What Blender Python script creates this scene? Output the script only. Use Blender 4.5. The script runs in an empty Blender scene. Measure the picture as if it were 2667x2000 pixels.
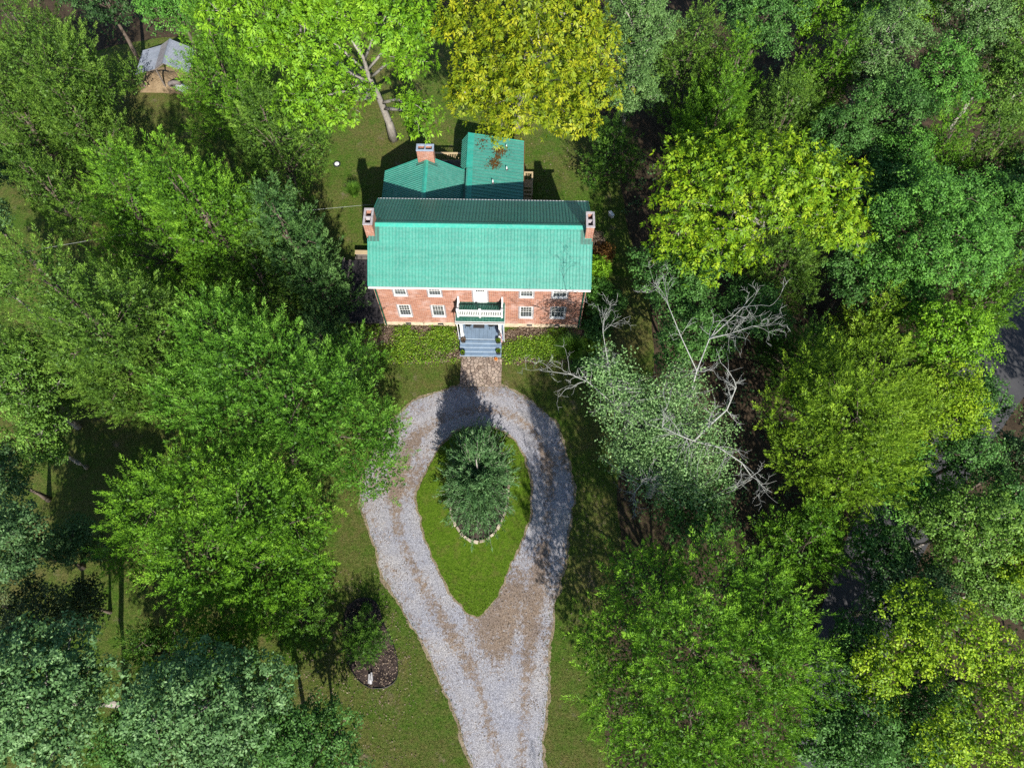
import bpy, bmesh, math, random
import numpy as np
from mathutils import Vector, Matrix
from mathutils.geometry import delaunay_2d_cdt

# ------------------------------------------------------------------ camera, sky, sun, exposure
scene = bpy.context.scene
COL = scene.collection
CAM = {'f': 1901.681, 'cx': 2.78, 'cy': -27.025, 'h': 49.516, 'pitch': -65.863, 'yaw': 1.064, 'roll': -0.016}
def make_camera():
    pit, yaw, rol = (math.radians(CAM[k]) for k in ('pitch', 'yaw', 'roll'))
    F = Vector((-math.cos(pit) * math.sin(yaw), math.cos(pit) * math.cos(yaw), math.sin(pit)))
    R = Vector((math.cos(yaw), math.sin(yaw), 0)); U = R.cross(F)
    c, s = math.cos(rol), math.sin(rol)
    R, U = c * R + s * U, -s * R + c * U
    cam = bpy.data.cameras.new('camera'); o = bpy.data.objects.new('camera', cam); COL.objects.link(o)
    m = Matrix((R, U, -F)).transposed().to_4x4(); m.translation = (CAM['cx'], CAM['cy'], CAM['h'])
    o.matrix_world = m
    cam.sensor_fit = 'HORIZONTAL'; cam.sensor_width = 36; cam.lens = CAM['f'] / 2667 * 36
    cam.clip_start = 0.5; cam.clip_end = 3000
    scene.camera = o
make_camera()
SUN_EL = math.radians(35.2)
SUN_AZ = math.radians(164.3)          # clockwise from +Y: the sun stands in front of the house, a little to its right
world = bpy.data.worlds.new('World'); scene.world = world; world.use_nodes = True
nt = world.node_tree; nt.nodes.clear()
sky = nt.nodes.new('ShaderNodeTexSky'); sky.sky_type = 'NISHITA'; sky.sun_disc = False
sky.sun_elevation = SUN_EL; sky.sun_rotation = SUN_AZ; sky.altitude = 200; sky.air_density = 1.0; sky.dust_density = 0.6; sky.ozone_density = 1.5
bg = nt.nodes.new('ShaderNodeBackground'); bg.inputs['Strength'].default_value = 0.088
wo = nt.nodes.new('ShaderNodeOutputWorld')
nt.links.new(sky.outputs[0], bg.inputs[0]); nt.links.new(bg.outputs[0], wo.inputs[0])
sl = bpy.data.lights.new('sun', 'SUN'); sl.energy = 5.0; sl.angle = math.radians(0.53); sl.color = (1.0, 0.95, 0.87)
so = bpy.data.objects.new('sun', sl); COL.objects.link(so)
sd = Vector((math.sin(SUN_AZ) * math.cos(SUN_EL), math.cos(SUN_AZ) * math.cos(SUN_EL), math.sin(SUN_EL)))
so.rotation_euler = sd.to_track_quat('Z', 'Y').to_euler(); so.location = sd * 80
vs = scene.view_settings; vs.view_transform = 'Standard'; vs.look = 'None'; vs.gamma = 1.0; vs.exposure = 0.95; vs.use_curve_mapping = False
cy = scene.cycles
cy.max_bounces = 5; cy.diffuse_bounces = 3; cy.glossy_bounces = 2; cy.transmission_bounces = 3; cy.transparent_max_bounces = 4
cy.use_denoising = False; cy.caustics_reflective = False; cy.caustics_refractive = False
scene.render.film_transparent = False

# ------------------------------------------------------------------ measured layout (metres; the front wall of the house is y = 0)
DRIVE = [(-1.5, -5.03), (-2.65, -5.52), (-3.67, -5.85), (-4.43, -6.14), (-4.99, -6.44), (-5.87, -7.49), (-6.99, -9.28), (-7.89, -11.67), (-8.04, -14.39), (-7.26, -15.54), (-6.95, -16.26), (-6.33, -17.79), (-6.2, -18.58), (-5.41, -19.75), (-4.64, -20.81), (-3.59, -22.4), (-2.76, -23.49), (-2.02, -24.71), (-1.46, -25.91), (-0.93, -26.79), (-0.4, -27.88), (-0.12, -28.73), (0.23, -29.5), (0.49, -30.19), (1.69, -33.78), (4.78, -33.72), (4.66, -30.11), (4.64, -28.64), (4.74, -27.86), (4.86, -27.2), (4.94, -26.09), (5.09, -24.81), (5.02, -23.66), (5.11, -22.56), (5.31, -21.92), (5.28, -20.87), (5.63, -20.04), (5.9, -18.78), (5.88, -18.72), (6.12, -18.03), (6.32, -16.38), (6.52, -15.05), (6.78, -13.56), (6.74, -12.43), (6.51, -11.02), (6.22, -9.71), (5.91, -8.51), (5.15, -7.43), (4.25, -6.59), (3.34, -5.93), (2.43, -5.45), (1.57, -4.86)]
ISLAND = [(-3.1, -10.8), (-3.42, -11.72), (-3.85, -12.62), (-4.16, -13.51), (-3.98, -14.26), (-3.73, -15.23), (-3.36, -16.2), (-2.79, -17.61), (-2.14, -18.64), (-1.5, -19.77), (-0.75, -20.76), (0.08, -21.3), (0.54, -21.44), (0.99, -21.07), (1.54, -20.39), (1.98, -19.48), (2.42, -18.33), (2.88, -17.27), (3.34, -16.19), (3.69, -15.1), (3.8, -13.99), (3.79, -12.74), (3.65, -11.59), (3.27, -10.55), (2.88, -9.77), (2.37, -9.11), (1.34, -8.46), (-0.2, -8.21), (-1.7, -8.78), (-2.54, -9.74)]
RING = [(-1.59, -14.58), (-1.31, -15.43), (-0.97, -16.15), (-0.48, -16.5), (0.12, -16.61), (0.71, -16.42), (1.3, -15.93), (1.64, -15.38), (1.99, -14.76)]
PATH = [(-1.48, -2.71), (-1.5, -3.77), (-1.51, -4.51), (-1.54, -5.05), (0.11, -5.17), (1.44, -4.92), (1.54, -4.45), (1.59, -3.61), (1.53, -3.11), (1.29, -2.68)]
BEDL = [(-9.43, -0.21), (-1.99, -0.02), (-1.57, -2.73), (-1.47, -3.06), (-3.76, -3.24), (-6.35, -3.36), (-8.92, -1.93)]
BEDR = [(1.69, -0.1), (7.5, -0.14), (9.11, -0.64), (8.8, -2.55), (7.11, -2.95), (5.61, -3.05), (2.93, -3.16), (1.59, -3.14), (1.73, -1.73)]
MULCH = [(-8.31, -21.47), (-7.97, -20.85), (-7.46, -20.44), (-6.92, -20.37), (-6.36, -20.56), (-6.05, -20.95), (-5.8, -21.64), (-5.52, -22.24), (-5.11, -22.82), (-4.73, -23.62), (-4.51, -24.44), (-4.45, -25.14), (-4.74, -25.63), (-5.41, -25.88), (-6.2, -25.82), (-6.85, -25.5), (-7.45, -24.82), (-7.83, -24.09), (-8.06, -22.84)]
# kind, name, label, palette, x, y, crown radius, height
TREES = [
 ('cedar', 'cedar_tree', 'tall olive cedar in the upper corner left of the metal shed', 'co', -34.85, 18.51, 5.93, 16.1),
 ('cedar', 'cedar_tree', 'cone-shaped olive cedar just below and left of the metal shed', 'co', -31.55, 14.28, 3.39, 11.5),
 ('cedar', 'cedar_tree', 'olive cedar at the photo edge below the corner cedar', 'co', -35.74, 13.85, 4.14, 12.6),
 ('broad', 'broadleaf_tree', 'dark shaded tree at the top edge above the metal shed', 'bd', -32.0, 26.2, 3.41, 12),
 ('broad', 'broadleaf_tree', 'green leafy tree at the top edge right of the shed roof', 'bm', -26.01, 25.48, 3.18, 12),
 ('broad', 'broadleaf_tree', 'dark round tree at the photo edge with its pale trunk showing', 'bd', -38.16, 11.3, 2.23, 6),
 ('cedar', 'cedar_tree', 'light green cedar beside the shed roof with pale twigs', 'cb', -20.65, 18.22, 4.62, 13.8),
 ('cedar', 'cedar_tree', 'grey-olive cedar between the shed lawn and the septic lid', 'co', -16.1, 12.63, 4.11, 12.1),
 ('cedar', 'cedar_tree', 'bright feathery cedar standing alone below the shed lawn', 'cb', -23.96, 3.93, 4.61, 15.5),
 ('cedar', 'cedar_tree', 'tall bright cedar with spiky top midway between shed and deck', 'cb', -18.53, 3.32, 5.03, 17.2),
 ('cedar', 'cedar_tree', 'dark grey-green cedar nearest the house chimney at the rear', 'cg', -13.18, 2.69, 3.57, 13.8),
 ('cedar', 'cedar_tree', 'low shaded cedar pressed against the dark side deck', 'cg', -11.6, 0.58, 2.78, 8.0),
 ('cedar', 'cedar_tree', 'green cedar tucked between the lone feathery cedar and the deck', 'co', -15.78, 0.87, 3.49, 9.2),
 ('cedar', 'cedar_tree', 'broad olive cedar filling the middle of the photo edge trees', 'co', -23.45, -5.49, 5.46, 18.4),
 ('cedar', 'cedar_tree', 'lower flank cedar below the broad olive cedar', 'co', -23.28, -6.86, 3.76, 10.3),
 ('broad', 'broadleaf_tree', 'mid-green oak on the photo edge below the broad olive cedar', 'bo', -28.97, -8.8, 3.14, 11),
 ('broad', 'broadleaf_tree', 'small clumpy oak beneath the mid-green oak by the dark lawn', 'bo', -27.57, -11.85, 2.32, 8),
 ('broad', 'broadleaf_tree', 'leafy tree at the photo edge level with the house porch', 'bo', -33.07, -0.83, 1.94, 11),
 ('broad', 'broadleaf_tree', 'dark clumpy tree at the edge of the shaded lawn strip', 'bg', -26.07, -18.76, 2.87, 11),
 ('broad', 'broadleaf_tree', 'dull brownish thicket tree above the blue-green oak', 'bn', -24.99, -22.63, 2.86, 8),
 ('broad', 'broadleaf_tree', 'small brown-green sapling right of the brownish thicket', 'bn', -23.52, -21.61, 1.57, 5),
 ('cedar', 'cedar_tree', 'dark low cedar between the large lower cedar and the blue-green oaks', 'cd', -18.13, -24.44, 2.39, 8.0),
 ('cedar', 'cedar_tree', 'shaded cedar just right of the dark low cedar', 'cd', -14.35, -24.2, 2.28, 6.9),
 ('broad', 'broadleaf_tree', 'blue-green oak in the bottom corner of the photo', 'bb', -21.18, -27.11, 4.01, 14),
 ('broad', 'broadleaf_tree', 'blue-green oak at the bottom edge, next to the corner oak', 'bb', -12.63, -26.94, 3.92, 13),
 ('broad', 'broadleaf_tree', 'darker blue-green oak at the bottom edge nearest the gravel drive', 'bk', -7.8, -28.98, 2.59, 6.5),
 ('broad', 'broadleaf_tree', 'shaded green oak filling the gap between two blue-green oaks', 'bk', -17.67, -28.88, 2.24, 9),
 ('broad', 'broadleaf_tree', 'small dark oak at the bottom edge between blue-green oaks', 'bk', -9.73, -28.52, 1.98, 8),
 ('broad', 'broadleaf_tree', 'grey-green tree with pale limbs beside the golden hickory', 'bs', 11.48, 21.04, 3.7, 15),
 ('broad', 'broadleaf_tree', 'grey-green lower tree with white branches beside the golden hickory', 'bs', 11.15, 16.68, 2.69, 12),
 ('cedar', 'cedar_tree', 'dense dark cedar below the pale-limbed grey-green trees', 'cd', 10.1, 14.04, 2.56, 7.5),
 ('cedar', 'cedar_tree', 'olive cedar right of the pale-limbed tree at the top', 'co', 16.23, 21.49, 3.76, 12),
 ('broad', 'broadleaf_tree', 'dark blue-green tree at the top edge beside the olive cedar', 'bk', 21.71, 23.41, 3.79, 14),
 ('broad', 'broadleaf_tree', 'small lime-green tree squeezed in at the top edge', 'bl', 25.61, 23.48, 2.23, 14),
 ('cedar', 'cedar_tree', 'bright ragged cedar behind the yellow-green hickory', 'cb', 17.77, 14.74, 3.82, 11),
 ('cedar', 'cedar_tree', 'olive cedar right of the bright ragged cedar', 'co', 22.75, 14.54, 3.98, 12),
 ('cedar', 'cedar_tree', 'slim green cedar rising above the dark oak on the forest edge', 'cb', 26.87, 19.56, 3.06, 13),
 ('broad', 'broadleaf_tree', 'grey willow-leaved tree beside the slim green cedar', 'bs', 29.89, 19.51, 3.47, 14),
 ('broad', 'broadleaf_tree', 'yellow-green tree at the top edge among grey-green trees', 'bl', 34.33, 24.02, 2.66, 15),
 ('broad', 'broadleaf_tree', 'grey-green tree at the top edge near the photo corner', 'bs', 37.12, 21.0, 3.47, 15),
 ('broad', 'broadleaf_tree', 'hazy olive tree in the top corner of the photo', 'bo', 40.43, 20.57, 3.89, 15),
 ('broad', 'broadleaf_tree', 'dark clumpy oak in the middle of the rear forest', 'bk', 30.17, 14.44, 3.19, 12),
 ('broad', 'broadleaf_tree', 'green oak right of the dark clumpy oak', 'bm', 34.21, 16.55, 3.21, 13),
 ('broad', 'broadleaf_tree', 'shaded tree filling the forest behind the grey trees', 'bk', 30.11, 26.5, 3.47, 12),
 ('cedar', 'cedar_tree', 'bright pointed cedar in the rear forest', 'cb', 33.07, 10.42, 3.13, 13),
 ('cedar', 'cedar_tree', 'olive cedar on the photo edge beside the bright pointed cedar', 'co', 37.6, 10.98, 3.4, 12),
 ('broad', 'broadleaf_tree', 'dark blue-green tree in shadow behind the yellow-green hickory', 'bk', 29.1, 7.86, 2.68, 10),
 ('broad', 'broadleaf_tree', 'large mid-green oak right of the yellow-green hickory', 'bm', 30.42, 2.64, 4.81, 13),
 ('cedar', 'cedar_tree', 'olive cedar just below the yellow-green hickory', 'co', 21.85, 2.44, 3.7, 10),
 ('broad', 'broadleaf_tree', 'glossy dark tree between the house shrubs and the hickory', 'bk', 14.06, 1.05, 3.4, 8),
 ('broad', 'broadleaf_tree', 'dark glossy tree behind the bare-branched tree', 'bk', 14.37, -3.44, 2.78, 8),
 ('cedar', 'cedar_tree', 'bright cedar overhanging the asphalt road', 'cb', 35.04, -0.7, 2.49, 11),
 ('broad', 'broadleaf_tree', 'dark tree at the photo edge beyond the asphalt road', 'bk', 37.85, 4.72, 2.96, 12),
 ('cedar', 'cedar_tree', 'yellowish bushy cedar above the great yellow-green cedar', 'cy', 27.27, -1.68, 2.24, 9),
 ('cedar', 'cedar_tree', 'shaded green cedar behind the great yellow-green cedar', 'cd', 22.25, -4.12, 2.9, 9),
 ('broad', 'broadleaf_tree', 'lime-green maple beside the road bend', 'bl', 30.22, -4.7, 3.03, 11),
 ('broad', 'broadleaf_tree', 'yellow-lime maple below the lime-green maple', 'by', 29.55, -9.13, 3.06, 10),
 ('broad', 'broadleaf_tree', 'green lower oak under the yellow-lime maple', 'bm', 26.81, -12.89, 2.67, 8),
 ('cedar', 'cedar_tree', 'bright cedar between the great cedar and the big lower cedar', 'cb', 20.8, -17.12, 3.1, 9),
 ('broad', 'broadleaf_tree', 'dark bushy tree under the bare-branched tree', 'bk', 14.29, -15.1, 2.86, 6),
 ('broad', 'broadleaf_tree', 'olive-yellow tree with pale limbs beside the shaded road', 'bo', 29.33, -16.66, 3.19, 10),
 ('broad', 'broadleaf_tree', 'dark tree at the photo edge below the asphalt road', 'bg', 34.29, -12.31, 2.12, 9),
 ('broad', 'broadleaf_tree', 'yellow-tipped tree on the photo edge above the bright maple', 'by', 32.39, -18.81, 1.98, 10),
 ('broad', 'broadleaf_tree', 'dark tree at the bottom edge right of the big cedar', 'bk', 21.57, -27.25, 3.11, 8),
 ('broad', 'broadleaf_tree', 'dark shaded tree above the yellow bottom-corner maple', 'bg', 26.72, -19.74, 3.05, 7),
 ('broad', 'broadleaf_tree', 'dark understorey tree beneath the yellow bottom-corner maple', 'bk', 26.16, -26.45, 2.86, 7),
 ('broad', 'broadleaf_tree', 'shaded tree behind the lime-green maple by the road', 'bk', 32.53, -7.98, 2.22, 8),
 ('cedar', 'cedar_tree', 'green cedar filling the gap between two rear olive cedars', 'cb', 19.27, 18.53, 3.07, 12),
 ('broad', 'broadleaf_tree', 'dark green oak hidden behind the yellow-green hickory', 'bk', 26.56, 12.6, 2.97, 11),
 ('broad', 'broadleaf_tree', 'shaded oak between the olive cedar and the large mid-green oak', 'bk', 26.56, 1.71, 2.86, 9),
 ('broad', 'broadleaf_tree', 'dark low tree beneath the olive cedar right of the bare-branched tree', 'bk', 18.95, -1.22, 2.77, 7),
 ('broad', 'broadleaf_tree', 'mid-green tree above the lime-green maple', 'bm', 29.75, -0.52, 2.65, 9),
 ('broad', 'broadleaf_tree', 'mid-green tree on the photo edge above the road bend', 'bm', 35.22, 4.68, 3.16, 12),
 ('broad', 'broadleaf_tree', 'olive tree on the photo edge below the top corner tree', 'bo', 39.5, 15.7, 3.61, 13),
 ('broad', 'broadleaf_tree', 'green oak in the rear forest beside the bright pointed cedar', 'bm', 30.71, 10.45, 2.58, 11),
 ('broad', 'broadleaf_tree', 'dark tree leaning over the road below the bend', 'bk', 30.97, -12.06, 2.2, 9),
 ('broad', 'broadleaf_tree', 'olive tree between the green lower oak and the shaded road', 'bo', 28.05, -15.42, 2.16, 8),
 ('broad', 'broadleaf_tree', 'dark tree on the photo edge level with the olive-yellow tree', 'bk', 32.93, -15.32, 2.41, 9),
 ('broad', 'broadleaf_tree', 'olive tree above the bright maple on the photo edge', 'bo', 30.83, -20.01, 2.17, 8),
 ('broad', 'broadleaf_tree', 'dark tree in the gap right of the bright lower cedar', 'bk', 25.17, -17.52, 2.35, 7),
 ('broad', 'broadleaf_tree', 'dark oak at the bottom right of the huge bright cedar', 'bk', 20.12, -27.99, 2.5, 7),
 ('broad', 'broadleaf_tree', 'shaded oak below the bright yellow maple at the bottom edge', 'bk', 24.11, -28.85, 2.64, 7),
 ('cedar', 'cedar_tree', 'olive cedar at the photo edge between the two left lawns', 'co', -29.11, -6.86, 3.1, 14.9),
 ('broad', 'broadleaf_tree', 'leafy oak on the photo edge below the clumpy oak', 'bg', -29.59, -14.22, 2.28, 8),
 ('cedar', 'cedar_tree', 'shaded cedar beneath the big ragged cedar', 'cd', -10.45, -21.97, 2.2, 5.8),
 ('cedar', 'cedar_tree', 'dark cedar behind the great spreading cedar and the deck', 'cg', -10.89, -3.59, 2.72, 6.9),
 ('broad', 'broadleaf_tree', 'dark tree on the photo edge in the rear forest', 'bk', 39.51, 8.46, 2.87, 11),
 ('broad', 'broadleaf_tree', 'grey-green tree shading the road beside the bright yellow maple', 'bg', 24.97, -20.86, 2.08, 7),
 ('broad', 'broadleaf_tree', 'low dark tree in the gap between the huge bright cedar and the road', 'bk', 22.85, -23.22, 1.92, 6),
 ('cedar', 'cedar_tree', 'olive cedar between the corner cedar and the lone feathery cedar', 'co', -32.96, 8.31, 2.7, 10.3),
 ('broad', 'broadleaf_tree', 'dark leafy tree on the photo edge beside the upper dark lawn', 'bg', -35.08, 4.19, 2.55, 12),
 ('broad', 'broadleaf_tree', 'shaded oak between the dark clumpy tree and the ragged cedar', 'bg', -24.58, -18.03, 1.77, 6),
 ('broad', 'broadleaf_tree', 'added shade oak beyond the frame on the far side of the road bend', 'bk', 44.8, -12.5, 5, 13),  # this oak and the next are unseen, added to shade the road
 ('broad', 'broadleaf_tree', 'added shade oak beyond the frame above the road bend', 'bk', 48.5, -7, 5, 14),
 ('cedar', 'cedar_tree', 'cedar beyond the bottom edge beside the drive mouth', 'cb', 7.6, -42.8, 3.2, 9.5),
 ('cedar', 'cedar_tree', 'cedar beyond the bottom edge further right of the drive', 'cb', 15, -38.5, 4, 11),
 ('broad', 'broadleaf_tree', 'oak beyond the bottom edge below the blue-green oaks', 'bb', -10, -42, 5, 12),
]
# kind, name, label, palette, base, height, crown lobes (x, y, z, radius)
BIG_TREES = [
 ('cedar', 'cedar_tree', 'great spreading cedar overhanging the gravel loop', 'cw', (-12.81, -11.25), 13, [(-15.52, -6.31, 9.5, 3.0), (-12.29, -9.17, 11, 3.37), (-17.4, -9.53, 7.5, 2.89), (-13.69, -11.3, 9, 3.31), (-9.63, -10.75, 10, 3.39), (-7.27, -12.11, 7.5, 3.1), (-10.84, -12.73, 6.5, 2.87), (-8.02, -6.97, 6.5, 2.26), (-6.59, -12.91, 4.5, 2.38), (-6.02, -10.18, 4, 1.69)]),
 ('cedar', 'cedar_tree', 'big ragged cedar between the dark lawn and the gravel drive', 'cb', (-16.05, -19.04), 11, [(-18.71, -16.5, 7, 2.61), (-15.56, -15.88, 9, 2.51), (-11.88, -16.88, 10, 2.81), (-9.79, -17.4, 8, 2.52), (-19.74, -18.67, 5.5, 2.08), (-14.75, -19.34, 8, 3.13), (-11.57, -19.88, 7, 2.92), (-9.85, -19.69, 4.5, 1.96), (-14.55, -21.66, 4.5, 2.48), (-11.8, -21.76, 3.5, 1.96)]),
 ('cedar', 'cedar_tree', 'huge bright cedar filling the lower part right of the drive', 'cb', (14.84, -24.5), 13, [(10.0, -21.06, 9, 2.74), (13.25, -20.91, 10, 2.68), (16.09, -22.14, 9, 2.59), (8.41, -23.76, 7, 2.41), (11.11, -24.09, 12, 2.92), (14.46, -24.81, 11, 2.85), (18.01, -24.56, 7.5, 2.11), (8.79, -26.55, 7, 2.47), (11.41, -27.16, 9.5, 3.0), (14.65, -27.53, 8.5, 2.83), (9.82, -28.79, 6, 2.22), (13.82, -29.34, 6.5, 2.67)]),
 ('cedar', 'cedar_tree', 'great yellow-green cedar between the bare-branched tree and the maples', 'cy', (26.25, -8.45), 12, [(21.41, -8.55, 9, 2.53), (23.86, -8.04, 10, 2.49), (20.04, -10.09, 7.5, 2.43), (21.7, -11.73, 11, 3.14), (25.83, -10.08, 8.5, 2.24), (20.47, -12.32, 7, 2.41), (23.02, -13.35, 8.5, 2.85), (22.28, -14.04, 6, 2.28), (25.28, -12.23, 7, 1.98)]),
 ('hick', 'hickory_tree', 'green hickory behind the house with its leaning trunk showing', 'hg', (-8.43, 18.46), 18, [(-11.67, 14.06, 15, 2.46), (-8.66, 12.95, 17, 2.19), (-5.7, 12.59, 17, 2.33), (-4.03, 14.63, 15, 1.85), (-11.03, 12.5, 13, 2.36), (-12.34, 11.36, 11, 1.94), (-10.5, 12.24, 9.5, 1.5), (-5.01, 12.91, 13.5, 1.72), (-4.88, 13.88, 7, 1.48), (-9.55, 15.01, 9, 1.38), (-14.18, 14.61, 13, 1.92), (-5.51, 14.5, 8, 1.11)]),
 ('hick', 'hickory_tree', 'green hickory in the rear, behind the leaning-trunk hickory', 'hg', (-10.9, 22.98), 18, [(-14.46, 14.29, 16, 2.11), (-17.47, 15.48, 15, 1.71), (-11.36, 13.29, 18, 2.01), (-7.38, 13.78, 18, 2.02), (-15.03, 13.88, 14, 1.56)]),
 ('hick', 'hickory_tree', 'golden hickory over the rear wing roof', 'hy', (2.29, 19.44), 19, [(-0.84, 13.48, 16, 2.24), (2.17, 12.31, 18, 2.42), (5.37, 12.79, 17, 2.48), (7.31, 12.71, 15, 1.97), (0.7, 11.35, 15, 2.54), (3.94, 9.74, 16.5, 2.72), (7.16, 11.14, 13, 2.17), (-0.39, 12.14, 11.5, 1.93), (2.84, 10.34, 12.5, 2.49), (6.1, 10.91, 10.5, 1.94), (-1.45, 12.93, 10.5, 1.32), (1.2, 11.62, 9, 1.51)]),
 ('hick', 'hickory_tree', 'yellow-green hickory with a wide crown right of the house', 'hy2', (22.06, 6.52), 15, [(14.03, 5.47, 12, 2.26), (16.18, 4.21, 13.5, 2.31), (18.79, 3.47, 14, 2.41), (22.25, 3.7, 12.5, 2.2), (13.61, 3.67, 10.5, 2.29), (16.11, 2.58, 11, 2.39), (22.33, 2.33, 11, 2.38), (13.33, 2.52, 8.5, 1.88), (24.72, 2.74, 9, 1.55), (19.35, 2.6, 12, 1.76), (15.23, 1.4, 8, 1.88), (17.77, 1.82, 8, 1.57)]),
 ('broad', 'broadleaf_tree', 'bright yellow maple in the bottom corner beyond the road', 'by', (29.98, -24.5), 11, [(24.47, -21.99, 9, 1.72), (25.83, -23.22, 10, 1.66), (23.91, -23.55, 8, 1.37), (22.72, -24.45, 7, 1.26), (24.51, -24.24, 8, 1.23), (27.89, -24.01, 9, 1.45), (27.84, -25.8, 9.5, 1.4), (26.18, -27.1, 9, 1.63), (27.31, -28.13, 9, 1.61), (25.07, -28.44, 7.5, 1.43), (22.41, -25.83, 6, 1.27)]),
]

# ------------------------------------------------------------------ materials
MATS = {}
def L(*c): return tuple(c) + (1.0,) if len(c) == 3 else c
class N:
    """a small node-tree writer"""
    def __init__(s, name):
        s.m = bpy.data.materials.new(name); s.m.use_nodes = True; s.t = s.m.node_tree; s.t.nodes.clear()
        s.out = s.t.nodes.new('ShaderNodeOutputMaterial')
    def n(s, typ, ins=None, **kw):
        nd = s.t.nodes.new('ShaderNode' + typ)
        for k, v in kw.items(): setattr(nd, k, v)
        for k, v in (ins or {}).items():
            sock = nd.inputs[k]
            if isinstance(v, bpy.types.NodeSocket): s.t.links.new(v, sock)
            else: sock.default_value = v
        return nd
    def coord(s, which='Object'): return s.n('TexCoord').outputs[which]
    def noise(s, vec, scale, detail=4, rough=.55, out='Fac'):
        return s.n('TexNoise', {'Vector': vec, 'Scale': scale, 'Detail': detail, 'Roughness': rough}).outputs[out]
    def ramp(s, fac, stops, interp='LINEAR'):
        r = s.n('ValToRGB', {'Fac': fac}); cr = r.color_ramp; cr.interpolation = interp
        while len(cr.elements) < len(stops): cr.elements.new(.5)
        for e, (p, c) in zip(cr.elements, stops):
            e.position = p; e.color = L(*c) if not isinstance(c, (int, float)) else (c, c, c, 1)
        return r.outputs['Color']
    def mix(s, fac, a, b, blend='MIX'):
        m = s.n('Mix', data_type='RGBA', blend_type=blend)
        for idx, v in ((0, fac), (6, a), (7, b)):
            if isinstance(v, bpy.types.NodeSocket): s.t.links.new(v, m.inputs[idx])
            elif idx == 0: m.inputs[0].default_value = v
            else: m.inputs[idx].default_value = L(*v)
        return m.outputs[2]
    def math(s, op, a, b=0.0, clamp=False):
        m = s.n('Math', {0: a, 1: b}, operation=op); m.use_clamp = clamp
        return m.outputs[0]
    def bump(s, h, strength=.4, dist=.02): return s.n('Bump', {'Height': h, 'Strength': strength, 'Distance': dist}).outputs[0]
    def bsdf(s, color, rough=.7, spec=.3, normal=None, metallic=0.0, gain=.86):
        if isinstance(color, bpy.types.NodeSocket): color = s.mix(1.0, color, (gain, gain, gain), 'MULTIPLY') if gain != 1 else color
        else: color = tuple(c * gain for c in color[:3])
        ins = {'Base Color': color if isinstance(color, bpy.types.NodeSocket) else L(*color), 'Roughness': rough, 'Specular IOR Level': spec, 'Metallic': metallic}
        if normal is not None: ins['Normal'] = normal
        return s.n('BsdfPrincipled', ins).outputs[0]
    def done(s, sh): s.t.links.new(sh, s.out.inputs[0]); return s.m

def simple(name, color, rough=.7, spec=.3, var=.18, scale=6.0, bump=.0):
    a = N(name); v = a.coord(); f = a.noise(v, scale, 5)
    d = tuple(max(0, c * (1 - var)) for c in color); b = tuple(min(1, c * (1 + var)) for c in color)
    col = a.ramp(f, [(.3, d), (.7, b)])
    nrm = a.bump(a.noise(v, scale * 5, 3), bump, .01) if bump else None
    return a.done(a.bsdf(col, rough, spec, nrm))

def leaf_material(name, dark, mid, light, trans=.22, rough=.55, spec=.25):
    a = N(name); t = a.n('Attribute', attribute_name='tint').outputs['Fac']
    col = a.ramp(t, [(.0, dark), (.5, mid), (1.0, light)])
    p = a.bsdf(col, rough, spec, gain=1.0)
    tc = a.mix(1.0, col, (1.15, 1.1, .6), 'MULTIPLY')
    tr = a.n('BsdfTranslucent', {'Color': tc}).outputs[0]
    return a.done(a.n('MixShader', {0: trans, 1: p, 2: tr}).outputs[0])

LEAF = {
 'cb': ((.032, .088, .007), (.110, .260, .014), (.225, .425, .030)),
 'co': ((.034, .080, .011), (.105, .210, .023), (.205, .345, .046)),
 'cd': ((.024, .068, .008), (.070, .165, .016), (.145, .280, .030)),
 'cg': ((.026, .070, .018), (.078, .175, .040), (.175, .315, .090)),
 'cy': ((.058, .115, .007), (.165, .295, .015), (.295, .440, .034)),
 'cw': ((.026, .078, .008), (.092, .240, .016), (.215, .410, .055)),
 'bm': ((.038, .120, .016), (.080, .220, .028), (.145, .340, .048)),
 'bd': ((.018, .050, .016), (.036, .090, .024), (.070, .150, .038)),
 'bk': ((.026, .076, .014), (.056, .150, .026), (.118, .260, .054)),
 'bl': ((.060, .155, .006), (.130, .285, .010), (.225, .410, .018)),
 'by': ((.070, .150, .005), (.165, .285, .009), (.300, .420, .016)),
 'bb': ((.042, .098, .028), (.088, .185, .056), (.190, .325, .125)),
 'bs': ((.048, .105, .026), (.100, .200, .050), (.185, .310, .095)),
 'bo': ((.052, .115, .016), (.100, .210, .026), (.185, .320, .046)),
 'bg': ((.034, .078, .024), (.066, .140, .042), (.120, .220, .072)),
 'bn': ((.040, .060, .022), (.076, .108, .036), (.130, .170, .060)),
 'hg': ((.050, .130, .006), (.120, .265, .010), (.220, .390, .020)),
 'hy': ((.070, .130, .004), (.180, .240, .007), (.340, .345, .013)),
 'hy2': ((.052, .130, .004), (.145, .270, .008), (.290, .390, .014)),
 'yew': ((.034, .090, .028), (.078, .175, .056), (.170, .300, .115)),
 'bt': ((.075, .155, .046), (.145, .270, .085), (.260, .400, .160)),
 'gc': ((.045, .100, .008), (.115, .225, .014), (.235, .360, .024)),
 'gr': ((.036, .080, .006), (.080, .140, .012), (.150, .185, .034)),
 'or': ((.060, .030, .008), (.120, .060, .012), (.200, .100, .020)),
 'brn': ((.110, .080, .058), (.190, .140, .100), (.300, .230, .170)),
}
def leafmat(k):
    if 'leaf_' + k not in MATS: MATS['leaf_' + k] = leaf_material('leaf_' + k, *LEAF[k])
    return MATS['leaf_' + k]

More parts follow.
